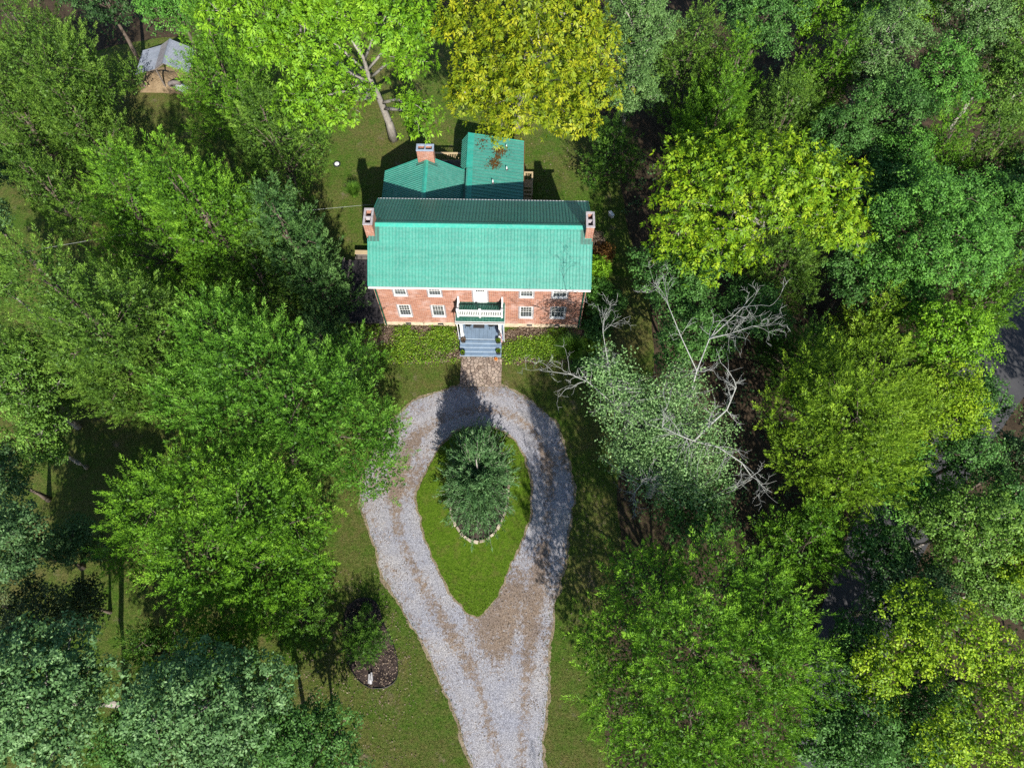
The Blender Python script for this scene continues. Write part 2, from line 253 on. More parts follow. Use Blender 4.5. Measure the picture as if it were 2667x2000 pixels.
def mat_bark(name, a0, b0):
    a = N(name); v = a.coord(); f = a.noise(a.n('Mapping', {'Vector': v, 'Scale': (3, 3, .6)}).outputs[0], 4, 6, .65)
    return a.done(a.bsdf(a.ramp(f, [(.3, a0), (.7, b0)]), .85, .15, a.bump(f, .6, .03)))
MATS['bark'] = mat_bark('bark', (.075, .055, .042), (.19, .155, .125))
MATS['bark_pale'] = mat_bark('bark_pale', (.20, .18, .155), (.42, .39, .35))
MATS['bark_bare'] = mat_bark('bark_bare', (.20, .20, .18), (.44, .45, .42))

def mat_lawn():
    a = N('lawn'); v = a.coord()
    big = a.noise(v, .14, 4, .6); mid = a.noise(v, 1.3, 9, .78); fine = a.noise(v, 6, 8, .85); vf = a.noise(v, 16, 4, .85)
    green = a.ramp(fine, [(.34, (.024, .064, .006)), (.5, (.066, .145, .013)), (.66, (.140, .240, .030))])
    dry = a.ramp(fine, [(.34, (.060, .062, .018)), (.5, (.150, .135, .044)), (.66, (.275, .225, .095))])
    k = a.math('ADD', a.math('MULTIPLY', big, .55), a.math('MULTIPLY', mid, .62))
    col = a.mix(a.ramp(k, [(.50, 0.05), (.68, .9)]), green, dry)
    soil = a.ramp(vf, [(.3, (.13, .095, .065)), (.7, (.33, .255, .18))])
    col = a.mix(a.ramp(a.noise(v, .55, 9, .8), [(.575, 0.0), (.66, .8)]), col, soil)
    return a.done(a.bsdf(col, .9, .1, a.bump(a.math('ADD', fine, vf), 1.0, .12)))
def mat_grass_island():
    a = N('island_grass'); v = a.coord(); fine = a.noise(v, 6, 8, .85); mid = a.noise(v, 1.2, 8, .75)
    g = a.ramp(fine, [(.30, (.030, .066, .004)), (.5, (.082, .155, .009)), (.70, (.160, .245, .022))])
    g2 = a.ramp(fine, [(.30, (.075, .072, .016)), (.70, (.215, .18, .06))])
    col = a.mix(a.ramp(mid, [(.50, 0.), (.70, .75)]), g, g2)
    return a.done(a.bsdf(col, .9, .1, a.bump(fine, 1.0, .10)))
def mat_gravel():
    a = N('gravel'); v = a.coord()
    vo = a.n('TexVoronoi', {'Vector': v, 'Scale': 32.0, 'Randomness': 1.0}); cell = vo.outputs['Color']
    g = a.ramp(a.n('SeparateColor', {0: cell}).outputs[0], [(.0, (.17, .17, .19)), (.35, (.28, .28, .305)), (.7, (.38, .38, .405)), (1.0, (.54, .54, .56))])
    fine = a.noise(v, 7, 8, .85); g = a.mix(.65, g, a.ramp(fine, [(.32, .55), (.68, 1.35)]), 'MULTIPLY')
    lit = a.n('Attribute', attribute_name='litter').outputs['Fac']
    ns = a.noise(v, 3.2, 10, .86); ml = a.noise(v, .8, 6, .7)
    k = a.math('ADD', a.math('ADD', a.math('MULTIPLY', lit, .125), ns), a.math('MULTIPLY', ml, .22))
    leafc = a.ramp(a.noise(v, 14, 5, .8), [(.36, (.10, .070, .050)), (.5, (.21, .155, .112)), (.64, (.35, .275, .205))])
    col = a.mix(a.ramp(k, [(.64, 0.0), (.73, .92)]), g, leafc)
    dust = a.ramp(a.noise(v, .35, 4, .6), [(.35, (.86, .87, .93)), (.7, (1.10, 1.05, .98))])
    col = a.mix(1.0, col, dust, 'MULTIPLY')
    h = a.math('ADD', a.math('MULTIPLY', vo.outputs['Distance'], .6), fine)
    return a.done(a.bsdf(col, .9, .2, a.bump(h, .8, .04)))
def mat_mulch(name, c0, c1, c2, sc=14, rnd=False):
    a = N(name); v = a.coord(); f = a.noise(v, sc, 6, .8); m = a.noise(v, 1.2, 4)
    col = a.mix(a.ramp(m, [(.4, 0.), (.7, .7)]), a.ramp(f, [(.3, c0), (.65, c1)]), a.ramp(f, [(.3, c1), (.7, c2)]))
    if rnd: col = a.mix(1.0, col, a.ramp(a.n('ObjectInfo').outputs['Random'], [(0., (.62, .56, .52)), (.5, (.95, .92, .90)), (1., (1.2, 1.16, 1.1))]), 'MULTIPLY')
    return a.done(a.bsdf(col, .95, .1, a.bump(f, 1.0, .05)))
def mat_asphalt():
    a = N('asphalt'); v = a.coord(); f = a.noise(v, 40, 4, .8); m = a.noise(v, .6, 4)
    col = a.mix(a.ramp(m, [(.4, 0.), (.7, .6)]), a.ramp(f, [(.3, (.030, .030, .034)), (.7, (.070, .070, .076))]), (.09, .088, .09))
    return a.done(a.bsdf(col, .8, .3, a.bump(f, .4, .01)))
def mat_brick(name='brick'):
    a = N(name); v = a.coord(); s = a.n('SeparateXYZ', {0: v}).outputs
    u = a.math('ADD', s[0], s[1]); uv = a.n('CombineXYZ', {0: u, 1: s[2], 2: 0.0}).outputs[0]
    br = a.n('TexBrick', {'Vector': uv, 'Color1': L(.24, .080, .048), 'Color2': L(.40, .165, .100), 'Mortar': L(.44, .34, .28), 'Scale': 1.0, 'Mortar Size': .012, 'Mortar Smooth': .2, 'Bias': .0, 'Brick Width': .30, 'Row Height': .10})
    br.offset = .5
    col = br.outputs['Color']
    rows = a.noise(a.n('Mapping', {'Vector': uv, 'Scale': (.28, 5.0, 1)}).outputs[0], 2.2, 6, .75)
    col = a.mix(.9, col, a.ramp(rows, [(.30, .30), (.46, .92), (.70, 1.30)]), 'MULTIPLY')
    pat = a.noise(v, .9, 6, .68)
    col = a.mix(a.ramp(pat, [(.50, 0.), (.68, .70)]), col, (.50, .36, .32))
    dk = a.noise(v, 3.2, 6, .75); col = a.mix(a.ramp(dk, [(.54, 0.), (.72, .65)]), col, (.15, .060, .046))
    return a.done(a.bsdf(col, .9, .12, a.bump(br.outputs['Fac'], -.5, .012)))
def mat_roof(name, c0, c1, rough=.38):
    a = N(name); v = a.coord('Object'); g = a.n('NewGeometry').outputs['Position']
    s = a.noise(g, .9, 5, .6); f = a.noise(g, 6, 5, .7)
    streak = a.noise(a.n('Mapping', {'Vector': g, 'Scale': (1.0, .12, .12)}).outputs[0], 2.5, 4)
    col = a.mix(a.math('ADD', a.math('MULTIPLY', s, .5), a.math('MULTIPLY', streak, .5)), c0, c1)
    band = a.noise(a.n('Mapping', {'Vector': g, 'Scale': (.12, 2.2, 2.2)}).outputs[0], 1.4, 5, .6)
    col = a.mix(.5, col, a.ramp(band, [(.3, .72), (.7, 1.28)]), 'MULTIPLY')
    col = a.mix(a.ramp(f, [(.45, 0.), (.8, .25)]), col, (.30, .42, .38))
    col = a.mix(1.0, col, a.ramp(a.n('ObjectInfo').outputs['Random'], [(0., (.93, .94, .95)), (1., (1.06, 1.05, 1.04))]), 'MULTIPLY')
    r = a.math('ADD', a.math('MULTIPLY', f, .25), rough - .12)
    return a.done(a.bsdf(col, r, .5, a.bump(s, .08, .03)))
def mat_wood(name, c0, c1, axis=0, rough=.8):
    a = N(name); g = a.n('NewGeometry').outputs['Position']
    sc = [9, 9, 9]; sc[axis] = .8
    f = a.noise(a.n('Mapping', {'Vector': g, 'Scale': tuple(sc)}).outputs[0], 1.6, 6, .7)
    return a.done(a.bsdf(a.ramp(f, [(.3, c0), (.7, c1)]), rough, .25, a.bump(f, .3, .01)))
def mat_flag():
    a = N('flag_cloth'); uv = a.coord('UV'); s = a.n('SeparateXYZ', {0: uv}).outputs
    k = a.math('MODULO', a.math('FLOOR', a.math('MULTIPLY', s[1], 13.0)), 2.0)
    col = a.mix(k, (.50, .02, .04), (.78, .78, .78))
    can = a.math('MULTIPLY', a.math('LESS_THAN', s[0], .4), a.math('GREATER_THAN', s[1], .4615))
    du = a.math('SUBTRACT', a.math('FRACT', a.math('MULTIPLY', s[0], 15.0)), .5); dv = a.math('SUBTRACT', a.math('FRACT', a.math('MULTIPLY', s[1], 16.0)), .5)
    st = a.math('LESS_THAN', a.math('ADD', a.math('MULTIPLY', du, du), a.math('MULTIPLY', dv, dv)), .07)
    col = a.mix(can, col, a.mix(st, (.03, .06, .22), (.78, .78, .78)))
    return a.done(a.bsdf(col, .8, .1))
MATS['lawn'] = mat_lawn(); MATS['island'] = mat_grass_island(); MATS['gravel'] = mat_gravel(); MATS['asphalt'] = mat_asphalt(); MATS['brick'] = mat_brick()
MATS['mulch'] = mat_mulch('mulch', (.006, .005, .006), (.034, .025, .024), (.17, .125, .105), 6)
MATS['bed_soil'] = mat_mulch('bed_soil', (.060, .038, .024), (.13, .088, .056), (.22, .155, .105))
MATS['forest_floor'] = mat_mulch('forest_floor', (.024, .018, .012), (.060, .044, .028), (.13, .092, .060), 7)
MATS['rim_soil'] = mat_mulch('pale_rim_soil', (.15, .115, .075), (.27, .215, .145), (.42, .35, .255), 7)
MATS['joint'] = mat_mulch('path_joint', (.055, .042, .034), (.11, .088, .072), (.17, .14, .12), 20)
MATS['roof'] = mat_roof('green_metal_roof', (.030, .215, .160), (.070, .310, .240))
MATS['roof_porch'] = mat_roof('porch_green_roof', (.008, .075, .050), (.014, .115, .078), .5)
MATS['roof_trim'] = mat_roof('green_ridge_trim', (.018, .27, .20), (.040, .36, .275))
MATS['flashing'] = simple('dark_flashing', (.035, .11, .085), .5, .4)
MATS['green_dark'] = simple('dark_green_paint', (.010, .070, .042), .5, .4)
MATS['galv'] = mat_roof('galvanised_sheet', (.13, .145, .19), (.25, .275, .335), .5)
MATS['galv_old'] = mat_roof('weathered_sheet', (.09, .085, .10), (.17, .16, .18), .6)
MATS['white'] = simple('white_paint', (.74, .74, .72), .55, .35, .06, 3)
MATS['trim_white'] = simple('off_white_trim', (.66, .67, .67), .6, .3, .08, 3)
MATS['glass'] = simple('dark_window_glass', (.012, .016, .018), .06, .6, .3, 1)
MATS['sash_grey'] = simple('grey_lower_sash', (.38, .42, .43), .6, .3, .08, 3)
MATS['rib_shade_grime'] = mat_roof('grimy_rib_shade', (.012, .085, .066), (.024, .125, .098), .6)  # rib shadow lines painted into the colour, together with grime
MATS['blind'] = simple('pale_window_blind', (.42, .52, .50), .7, .2, .1, 3)
MATS['found'] = simple('tan_foundation', (.52, .42, .30), .9, .1, .25, 2.2, .3)
MATS['mortar_grey'] = simple('grey_window_surround', (.27, .25, .26), .9, .1, .18, 5, .3)
MATS['porch_blue'] = simple('blue_grey_porch_paint', (.17, .24, .33), .6, .3, .14, 3)
MATS['nosing'] = simple('worn_step_nosing', (.42, .50, .58), .6, .3, .12, 6)
MATS['deck_dark'] = mat_wood('dark_weathered_deck', (.010, .009, .011), (.062, .056, .062))
MATS['deck_pale'] = mat_wood('treated_lumber', (.36, .27, .15), (.56, .44, .27))
MATS['deck_grey'] = mat_wood('grey_deck_board', (.10, .085, .075), (.21, .18, .16), 1)
MATS['stone'] = mat_mulch('flagstone', (.25, .20, .165), (.38, .31, .26), (.52, .45, .385), 5, True)
MATS['edge_stone'] = mat_mulch('pale_edging_stone', (.34, .30, .24), (.48, .43, .35), (.62, .57, .48), 5, True)
MATS['black'] = simple('black_enamel', (.014, .014, .015), .45, .4)
MATS['dark_iron'] = simple('dark_iron', (.022, .023, .024), .5, .4)
MATS['rust'] = simple('rusted_metal', (.16, .065, .03), .85, .2)
MATS['orange'] = simple('orange_glaze', (.60, .20, .04), .5, .4)
MATS['mat'] = simple('dark_doormat', (.045, .043, .045), .95, .1)
MATS['flag'] = mat_flag()
MATS['pipe'] = simple('white_plastic_pipe', (.80, .80, .80), .4, .4, .04)
MATS['concrete'] = simple('concrete', (.36, .35, .34), .9, .1, .2, 4, .3)
MATS['straw'] = mat_mulch('straw', (.13, .09, .05), (.24, .175, .105), (.36, .28, .18), 16)
MATS['rubber'] = simple('grey_rubber', (.16, .14, .135), .8, .2)
MATS['grey_wood'] = simple('bleached_wood', (.40, .39, .40), .9, .1, .3, 8, .5)
MATS['wire'] = simple('wire', (.36, .38, .36), .5, .4)
MATS['cap'] = simple('pale_chimney_cap', (.36, .33, .34), .9, .1, .25, 5)
MATS['cap_blue'] = simple('galvanised_chimney_cap', (.28, .34, .44), .45, .5, .2, 4)
MATS['soot'] = simple('sooty_flue', (.10, .028, .024), .95, .05, .3, 5)

# ------------------------------------------------------------------ mesh helpers
def link(o, parent=None):
    COL.objects.link(o)
    if parent is not None: o.parent = parent
    return o
def tag(o, label=None, cat=None, group=None, kind=None):
    for k, v in (('label', label), ('category', cat), ('group', group), ('kind', kind)):
        if v: o[k] = v
    return o
def empty(name, loc=(0, 0, 0), rz=0.0):
    o = bpy.data.objects.new(name, None); o.location = loc; o.rotation_euler = (0, 0, rz); o.empty_display_size = .3
    return link(o)
class MB:
    def __init__(s): s.v = []; s.f = []
    def quad(s, *p):
        n = len(s.v); s.v += [tuple(q) for q in p]; s.f.append(tuple(range(n, n + len(p)))); return s
    def box(s, x0, x1, y0, y1, z0, z1):
        n = len(s.v)
        s.v += [(x, y, z) for z in (z0, z1) for x, y in ((x0, y0), (x1, y0), (x1, y1), (x0, y1))]
        s.f += [tuple(n + i for i in q) for q in ((3, 2, 1, 0), (4, 5, 6, 7), (0, 1, 5, 4), (1, 2, 6, 5), (2, 3, 7, 6), (3, 0, 4, 7))]
        return s
    def beam(s, a, b, w, h, up=(0, 0, 1)):
        a, b = Vector(a), Vector(b); d = (b - a).normalized(); up = Vector(up)
        sd_ = d.cross(up)
        if sd_.length < 1e-4: sd_ = d.cross(Vector((1, 0, 0)))
        sd_.normalize(); u = sd_.cross(d).normalized(); n = len(s.v)
        for q in (a, b):
            for i, j in ((-1, -1), (1, -1), (1, 1), (-1, 1)): s.v.append(tuple(q + sd_ * (i * w / 2) + u * (j * h / 2)))
        s.f += [tuple(n + i for i in q) for q in ((0, 1, 2, 3), (7, 6, 5, 4), (0, 4, 5, 1), (1, 5, 6, 2), (2, 6, 7, 3), (3, 7, 4, 0))]
        return s
    def tube(s, pts, radii, sides=6, cap=True):
        pts = [Vector(q) for q in pts]; n0 = len(s.v); m = len(pts)
        ref = Vector((0, 0, 1))
        for i, q in enumerate(pts):
            d = (pts[min(i + 1, m - 1)] - pts[max(i - 1, 0)])
            if d.length < 1e-6: d = Vector((0, 0, 1))
            d.normalize(); a = d.cross(ref)
            if a.length < 1e-3: a = d.cross(Vector((1, 0, 0)))
            a.normalize(); b = d.cross(a)
            for k in range(sides):
                t = 2 * math.pi * k / sides; s.v.append(tuple(q + (a * math.cos(t) + b * math.sin(t)) * radii[i]))
        for i in range(m - 1):
            for k in range(sides):
                k2 = (k + 1) % sides; s.f.append((n0 + i * sides + k, n0 + i * sides + k2, n0 + (i + 1) * sides + k2, n0 + (i + 1) * sides + k))
        if cap:
            s.f.append(tuple(n0 + k for k in range(sides))[::-1]); s.f.append(tuple(n0 + (m - 1) * sides + k for k in range(sides)))
        return s
    def cyl(s, x, y, z0, z1, r0, r1=None, sides=16):
        return s.tube([(x, y, z0), (x, y, z1)], [r0, r0 if r1 is None else r1], sides)
    def lathe(s, x, y, prof, sides=20):
        n0 = len(s.v)
        for r, z in prof:
            for k in range(sides):
                t = 2 * math.pi * k / sides; s.v.append((x + r * math.cos(t), y + r * math.sin(t), z))
        for i in range(len(prof) - 1):
            for k in range(sides):
                k2 = (k + 1) % sides; s.f.append((n0 + i * sides + k, n0 + i * sides + k2, n0 + (i + 1) * sides + k2, n0 + (i + 1) * sides + k))
        return s
    def prism(s, poly, z0, z1, inset=0.0):
        n = len(s.v); k = len(poly); cx = sum(q[0] for q in poly) / k; cy_ = sum(q[1] for q in poly) / k
        s.v += [(x, y, z0) for x, y in poly] + [(x + (cx - x) * inset, y + (cy_ - y) * inset, z1) for x, y in poly]
        s.f.append(tuple(range(n + k, n + 2 * k)))
        for i in range(k):
            j = (i + 1) % k; s.f.append((n + i, n + j, n + k + j, n + k + i))
        return s
    def mesh(s, name, mat, smooth=False):
        me = bpy.data.meshes.new(name); me.from_pydata(s.v, [], s.f); me.materials.append(MATS[mat] if isinstance(mat, str) else mat)
        if smooth: me.polygons.foreach_set('use_smooth', [True] * len(me.polygons))
        me.update(); return me
    def build(s, name, mat, parent=None, loc=None, smooth=False, off=None):
        if off is not None: s.v = [(x - off[0], y - off[1], z - off[2]) for x, y, z in s.v]
        o = bpy.data.objects.new(name, s.mesh(name, mat, smooth))
        if loc is not None: o.location = loc
        return link(o, parent)
def part(name, mat, parent, *boxes):
    m = MB()
    for b in boxes: m.box(*b)
    return m.build(name, mat, parent)
def copy_obj(o, parent=None, loc=None, rot=None, scale=None):
    c = o.copy(); COL.objects.link(c); c.parent = parent
    if loc is not None: c.location = loc
    if rot is not None: c.rotation_euler = rot
    if scale is not None: c.scale = scale
    return c
def copy_tree(o, parent=None):
    c = o.copy(); COL.objects.link(c); c.parent = parent
    for ch in list(o.children): copy_tree(ch, c)
    return c

def fast_mesh(name, groups, mat, smooth=False):
    """groups: list of (verts (n, k, 3), tint (n,)): one k-gon per row"""
    V, loops, starts, tints, nv, nl = [], [], [], [], 0, 0
    for v, t in groups:
        n, k = v.shape[:2]
        if n == 0: continue
        V.append(v.reshape(-1, 3)); loops.append(np.arange(n * k) + nv); starts.append(np.arange(n) * k + nl); tints.append(t)
        nv += n * k; nl += n * k
    V = np.concatenate(V).astype(np.float32); loops = np.concatenate(loops).astype(np.int32); starts = np.concatenate(starts).astype(np.int32); tints = np.clip(np.concatenate(tints), 0, 1).astype(np.float32)
    me = bpy.data.meshes.new(name)
    me.vertices.add(len(V)); me.vertices.foreach_set('co', V.ravel())
    me.loops.add(len(loops)); me.loops.foreach_set('vertex_index', loops)
    me.polygons.add(len(starts)); me.polygons.foreach_set('loop_start', starts)
    a = me.attributes.new('tint', 'FLOAT', 'FACE'); a.data.foreach_set('value', tints)
    me.materials.append(mat); me.update(calc_edges=True)
    return me

# ------------------------------------------------------------------ ground, drive, road, beds
def smooth_closed(poly, step=.25, amp=.06, seed=0, it=2):
    P = np.array(poly, float)
    for _ in range(it):
        Q = np.empty((2 * len(P), 2)); nx = np.roll(P, -1, 0)
        Q[0::2] = P * .75 + nx * .25; Q[1::2] = P * .25 + nx * .75; P = Q
    out = []
    for a, b in zip(P, np.roll(P, -1, 0)):
        n = max(1, int(np.linalg.norm(b - a) / step))
        for i in range(n): out.append(a + (b - a) * i / n)
    out = np.array(out); n = len(out)
    d = np.roll(out, -1, 0) - np.roll(out, 1, 0); nr = np.stack([d[:, 1], -d[:, 0]], 1); nr /= np.linalg.norm(nr, axis=1, keepdims=True) + 1e-9
    r = np.random.default_rng(seed); t = np.arange(n) / n * 2 * math.pi; off = np.zeros(n)
    for k in range(3, 40): off += np.sin(t * k * max(1, n // 160) + r.uniform(0, 6.28)) * r.uniform(.3, 1) / math.sqrt(k) * .5
    off += r.normal(0, .12, n)
    return out + nr * (off * amp)[:, None]
def inside(P, poly):
    x, y = P[:, 0], P[:, 1]; c = np.zeros(len(P), bool); q = np.asarray(poly)
    for (x0, y0), (x1, y1) in zip(q, np.roll(q, -1, 0)):
        cond = ((y0 > y) != (y1 > y)); xi = (x1 - x0) * (y - y0) / ((y1 - y0) if y1 != y0 else 1e-9) + x0
        c ^= cond & (x < xi)
    return c
def sheet(name, outline, z, mat, grid=.5, zfun=None, attr=None):
    O = np.asarray(outline, float); lo, hi = O.min(0), O.max(0)
    gx, gy = np.meshgrid(np.arange(lo[0], hi[0], grid), np.arange(lo[1], hi[1], grid)); G = np.stack([gx.ravel(), gy.ravel()], 1)
    G = G + np.random.default_rng(1).uniform(-.15, .15, G.shape) * grid; G = G[inside(G, O)]
    vs_ = [Vector(q) for q in O] + [Vector(q) for q in G]; n = len(O)
    r = delaunay_2d_cdt(vs_, [], [list(range(n))], 1, 1e-5)
    P = np.array([tuple(q) for q in r[0]]); zz = np.full(len(P), z) + (zfun(P) if zfun else 0)
    me = bpy.data.meshes.new(name); me.from_pydata([(x, y, k) for (x, y), k in zip(P, zz)], [], [tuple(f) for f in r[2]]); me.materials.append(MATS[mat])
    if attr:
        a = me.attributes.new(attr[0], 'FLOAT', 'POINT'); a.data.foreach_set('value', attr[1](P).astype(np.float32))
    me.polygons.foreach_set('use_smooth', [True] * len(me.polygons)); me.update()
    bm = bmesh.new(); bm.from_mesh(me); bmesh.ops.recalc_face_normals(bm, faces=bm.faces)
    if sum(f.normal.z for f in bm.faces) < 0: bmesh.ops.reverse_faces(bm, faces=bm.faces)
    bm.to_mesh(me); bm.free()
    o = bpy.data.objects.new(name, me); link(o); o['kind'] = 'structure'
    return o
g = MB(); g.quad((-700, -700, 0), (700, -700, 0), (700, 700, 0), (-700, 700, 0)); gr = g.build('ground', 'lawn'); gr['kind'] = 'structure'
FOREST = [(11.5, 9), (13, 2), (13.5, -4), (10.5, -9), (10, -16), (9, -22), (8.5, -30), (9, -45), (60, -45), (75, 60), (8, 60), (7.5, 34), (10, 22)]
sheet('forest_floor', smooth_closed(FOREST, .6, .35, 4, 3), .004, 'forest_floor', 4)
FOREST2 = [(-26, 31), (-40, 29), (-44, 12), (-60, 10), (-80, 60), (8, 60), (7, 36), (-8, 33), (-20, 34)]
sheet('forest_floor', smooth_closed(FOREST2, .6, .35, 5, 3), .004, 'forest_floor', 4)
ROAD = [(60, 16), (50, 8.5), (44.5, 3.2), (40.2, -1.6), (36, -6.3), (31.6, -11.4), (27.3, -16.8), (24.6, -22), (22.8, -27.5), (21.2, -35), (20.5, -60)]
def strip(pts, w):
    P = np.array(pts, float); d = np.gradient(P, axis=0); n = np.stack([-d[:, 1], d[:, 0]], 1); n /= np.linalg.norm(n, axis=1, keepdims=True)
    return np.concatenate([P + n * w / 2, (P - n * w / 2)[::-1]])
sheet('asphalt_road', smooth_closed(strip(ROAD, 4.6), .5, .05, 7, 2), .010, 'asphalt', 3)

LITTER = [  # where fallen leaves have blown together on the gravel: x, y, radius, amount
 (-5.6, -10.5, 1.8, .9), (-5.0, -12.5, 1.7, 1.0), (-6.2, -13.0, 1.5, .7), (-4.6, -8.6, 1.6, .5), (4.9, -11.5, 1.5, .6), (4.4, -17.5, 1.2, .9), (4.8, -19.5, 1.4, 1.0), (3.2, -19.6, 1.3, 1.0), (2.3, -21.0, 1.5, 1.1),
 (1.0, -22.3, 1.5, 1.0), (3.8, -21.6, 1.1, .8), (4.6, -22.5, .9, .7), (2.2, -23.6, 1.3, .8), (4.4, -24.3, 1.0, .6), (-2.2, -21.4, .9, .6), (-1.3, -22.8, .8, .6), (-.3, -24.6, .8, .5), (-3.2, -19.6, .7, .4), (-4.9, -18.7, .8, .5), (-6.0, -16.2, .8, .5), (1.0, -28.0, .6, .4), (3.9, -26.6, .5, .5), (0, -5.2, 1.6, .7), (3.0, -6.4, 1.2, .4), (5.7, -10.6, 1.2, .6)]
def litter(P):
    s = np.zeros(len(P))
    for x, y, r, k in LITTER: s += k * np.exp(-((P[:, 0] - x) ** 2 + (P[:, 1] - y) ** 2) / (r * r))
    d = np.min(np.linalg.norm(P[:, None, :] - DRIVE_O[None, ::6, :], axis=2), axis=1)
    c = np.min(np.linalg.norm(P[:, None, :] - TRACK[None], axis=2), axis=1)      # leaves gather between the wheel tracks, the tracks stay clean
    s = s + .75 * np.exp(-(c / .32) ** 2) - .75 * np.exp(-((c - .80) / .36) ** 2)
    return np.clip(s + .55 * np.exp(-d / .28), -.5, 1.3)
DRIVE_O = smooth_closed(DRIVE, .12, .10, 11)
TRACK = smooth_closed([(3.1, -34), (1.0, -26), (-1.2, -22.6), (-3.8, -18.8), (-5.5, -15.4), (-5.7, -11.6), (-4.0, -8.2), (0, -6.6), (3.8, -7.9), (5.2, -11.2), (5.0, -15.4), (4.3, -19.6), (3.6, -24.2), (3.3, -33)], .2, 0, 1, 3)
sheet('gravel_drive', DRIVE_O, .016, 'gravel', .35, None, ('litter', litter))
ISLAND_O = smooth_closed(ISLAND, .12, .12, 12)
def grown(O, d, seed):
    O = np.asarray(O); t = np.roll(O, -1, 0) - np.roll(O, 1, 0); n = np.stack([t[:, 1], -t[:, 0]], 1); n /= np.linalg.norm(n, axis=1, keepdims=True) + 1e-9
    sgn = np.sign(np.sum(O[:, 0] * np.roll(O[:, 1], -1) - np.roll(O[:, 0], -1) * O[:, 1])); r = np.random.default_rng(seed); k = np.convolve(np.tile(r.uniform(-.3, 1.5, len(O)), 3), np.ones(5) / 5, 'same')[len(O):2 * len(O)]
    return O + n * (sgn * d * k)[:, None]
sheet('drive_edge_soil', grown(DRIVE_O, .26, 3), .0085, 'rim_soil', .8)
sheet('island_edge_soil', grown(ISLAND_O, .20, 4), .0195, 'rim_soil', .8)
def dome(P): return .05 * np.exp(-((P[:, 0]) ** 2 + (P[:, 1] + 14.5) ** 2) / 30)
sheet('grass_island', ISLAND_O, .024, 'island', .5, dome)
BEDL_O = smooth_closed(BEDL, .15, .08, 13, 1); BEDR_O = smooth_closed(BEDR, .15, .08, 14, 1)
sheet('flower_bed_soil', BEDL_O, .012, 'bed_soil', .5); sheet('flower_bed_soil', BEDR_O, .012, 'bed_soil', .5)
MULCH_O = smooth_closed(MULCH, .15, .09, 15)
sheet('mulch_bed_soil', MULCH_O, .014, 'mulch', .4)
BARE = smooth_closed([(-32.5, 24.2), (-30.5, 23.4), (-27, 23.2), (-24.5, 24.2), (-25, 26.5), (-31, 27)], .2, .12, 16)
sheet('bare_earth_patch', BARE, .006, 'straw', .6)

# stone path: every flag its own piece
def clip_poly(poly, p, n):
    out = []
    for a, b in zip(poly, poly[1:] + poly[:1]):
        da = (a[0] - p[0]) * n[0] + (a[1] - p[1]) * n[1]; db = (b[0] - p[0]) * n[0] + (b[1] - p[1]) * n[1]
        if da <= 0: out.append(a)
        if (da < 0 < db) or (db < 0 < da):
            t = da / (da - db); out.append((a[0] + (b[0] - a[0]) * t, a[1] + (b[1] - a[1]) * t))
    return out
path = sheet('flagstone_path', smooth_closed(PATH, .15, .06, 17, 1), .020, 'joint', .5)
def flags():
    r = random.Random(5); pts = []
    tries = 0
    while len(pts) < 118 and tries < 6000:
        tries += 1
        q = (r.uniform(-1.55, 1.6), r.uniform(-5.25, -2.66)); dmin = r.choice((.16, .2, .24, .34))
        if all((q[0] - a) ** 2 + (q[1] - b) ** 2 > max(dmin, d) ** 2 for a, b, d in pts): pts.append((q[0], q[1], dmin))
    for i, (x, y, d) in enumerate(pts):
        poly = [(-1.52, -5.15), (1.56, -5.05), (1.56, -2.68), (-1.46, -2.68)]
        for j, (a, b, d2) in enumerate(pts):
            if i == j or (a - x) ** 2 + (b - y) ** 2 > 2.2: continue
            nx, ny = a - x, b - y; ln = math.hypot(nx, ny); nx, ny = nx / ln, ny / ln
            g_ = r.uniform(.012, .03); poly = clip_poly(poly, (x + nx * (ln / 2 - g_), y + ny * (ln / 2 - g_)), (nx, ny))
            if len(poly) < 3: break
        if len(poly) < 3: continue
        poly = [(px + r.uniform(-.012, .012), py + r.uniform(-.012, .012)) for px, py in poly]
        h = r.uniform(.03, .055)
        MB().prism(poly, .0, h * .75).prism([(px + (x - px) * .04, py + (y - py) * .04) for px, py in poly], h * .7, h, .06).build('flagstone', 'stone', path, loc=(0, 0, .018))
flags()

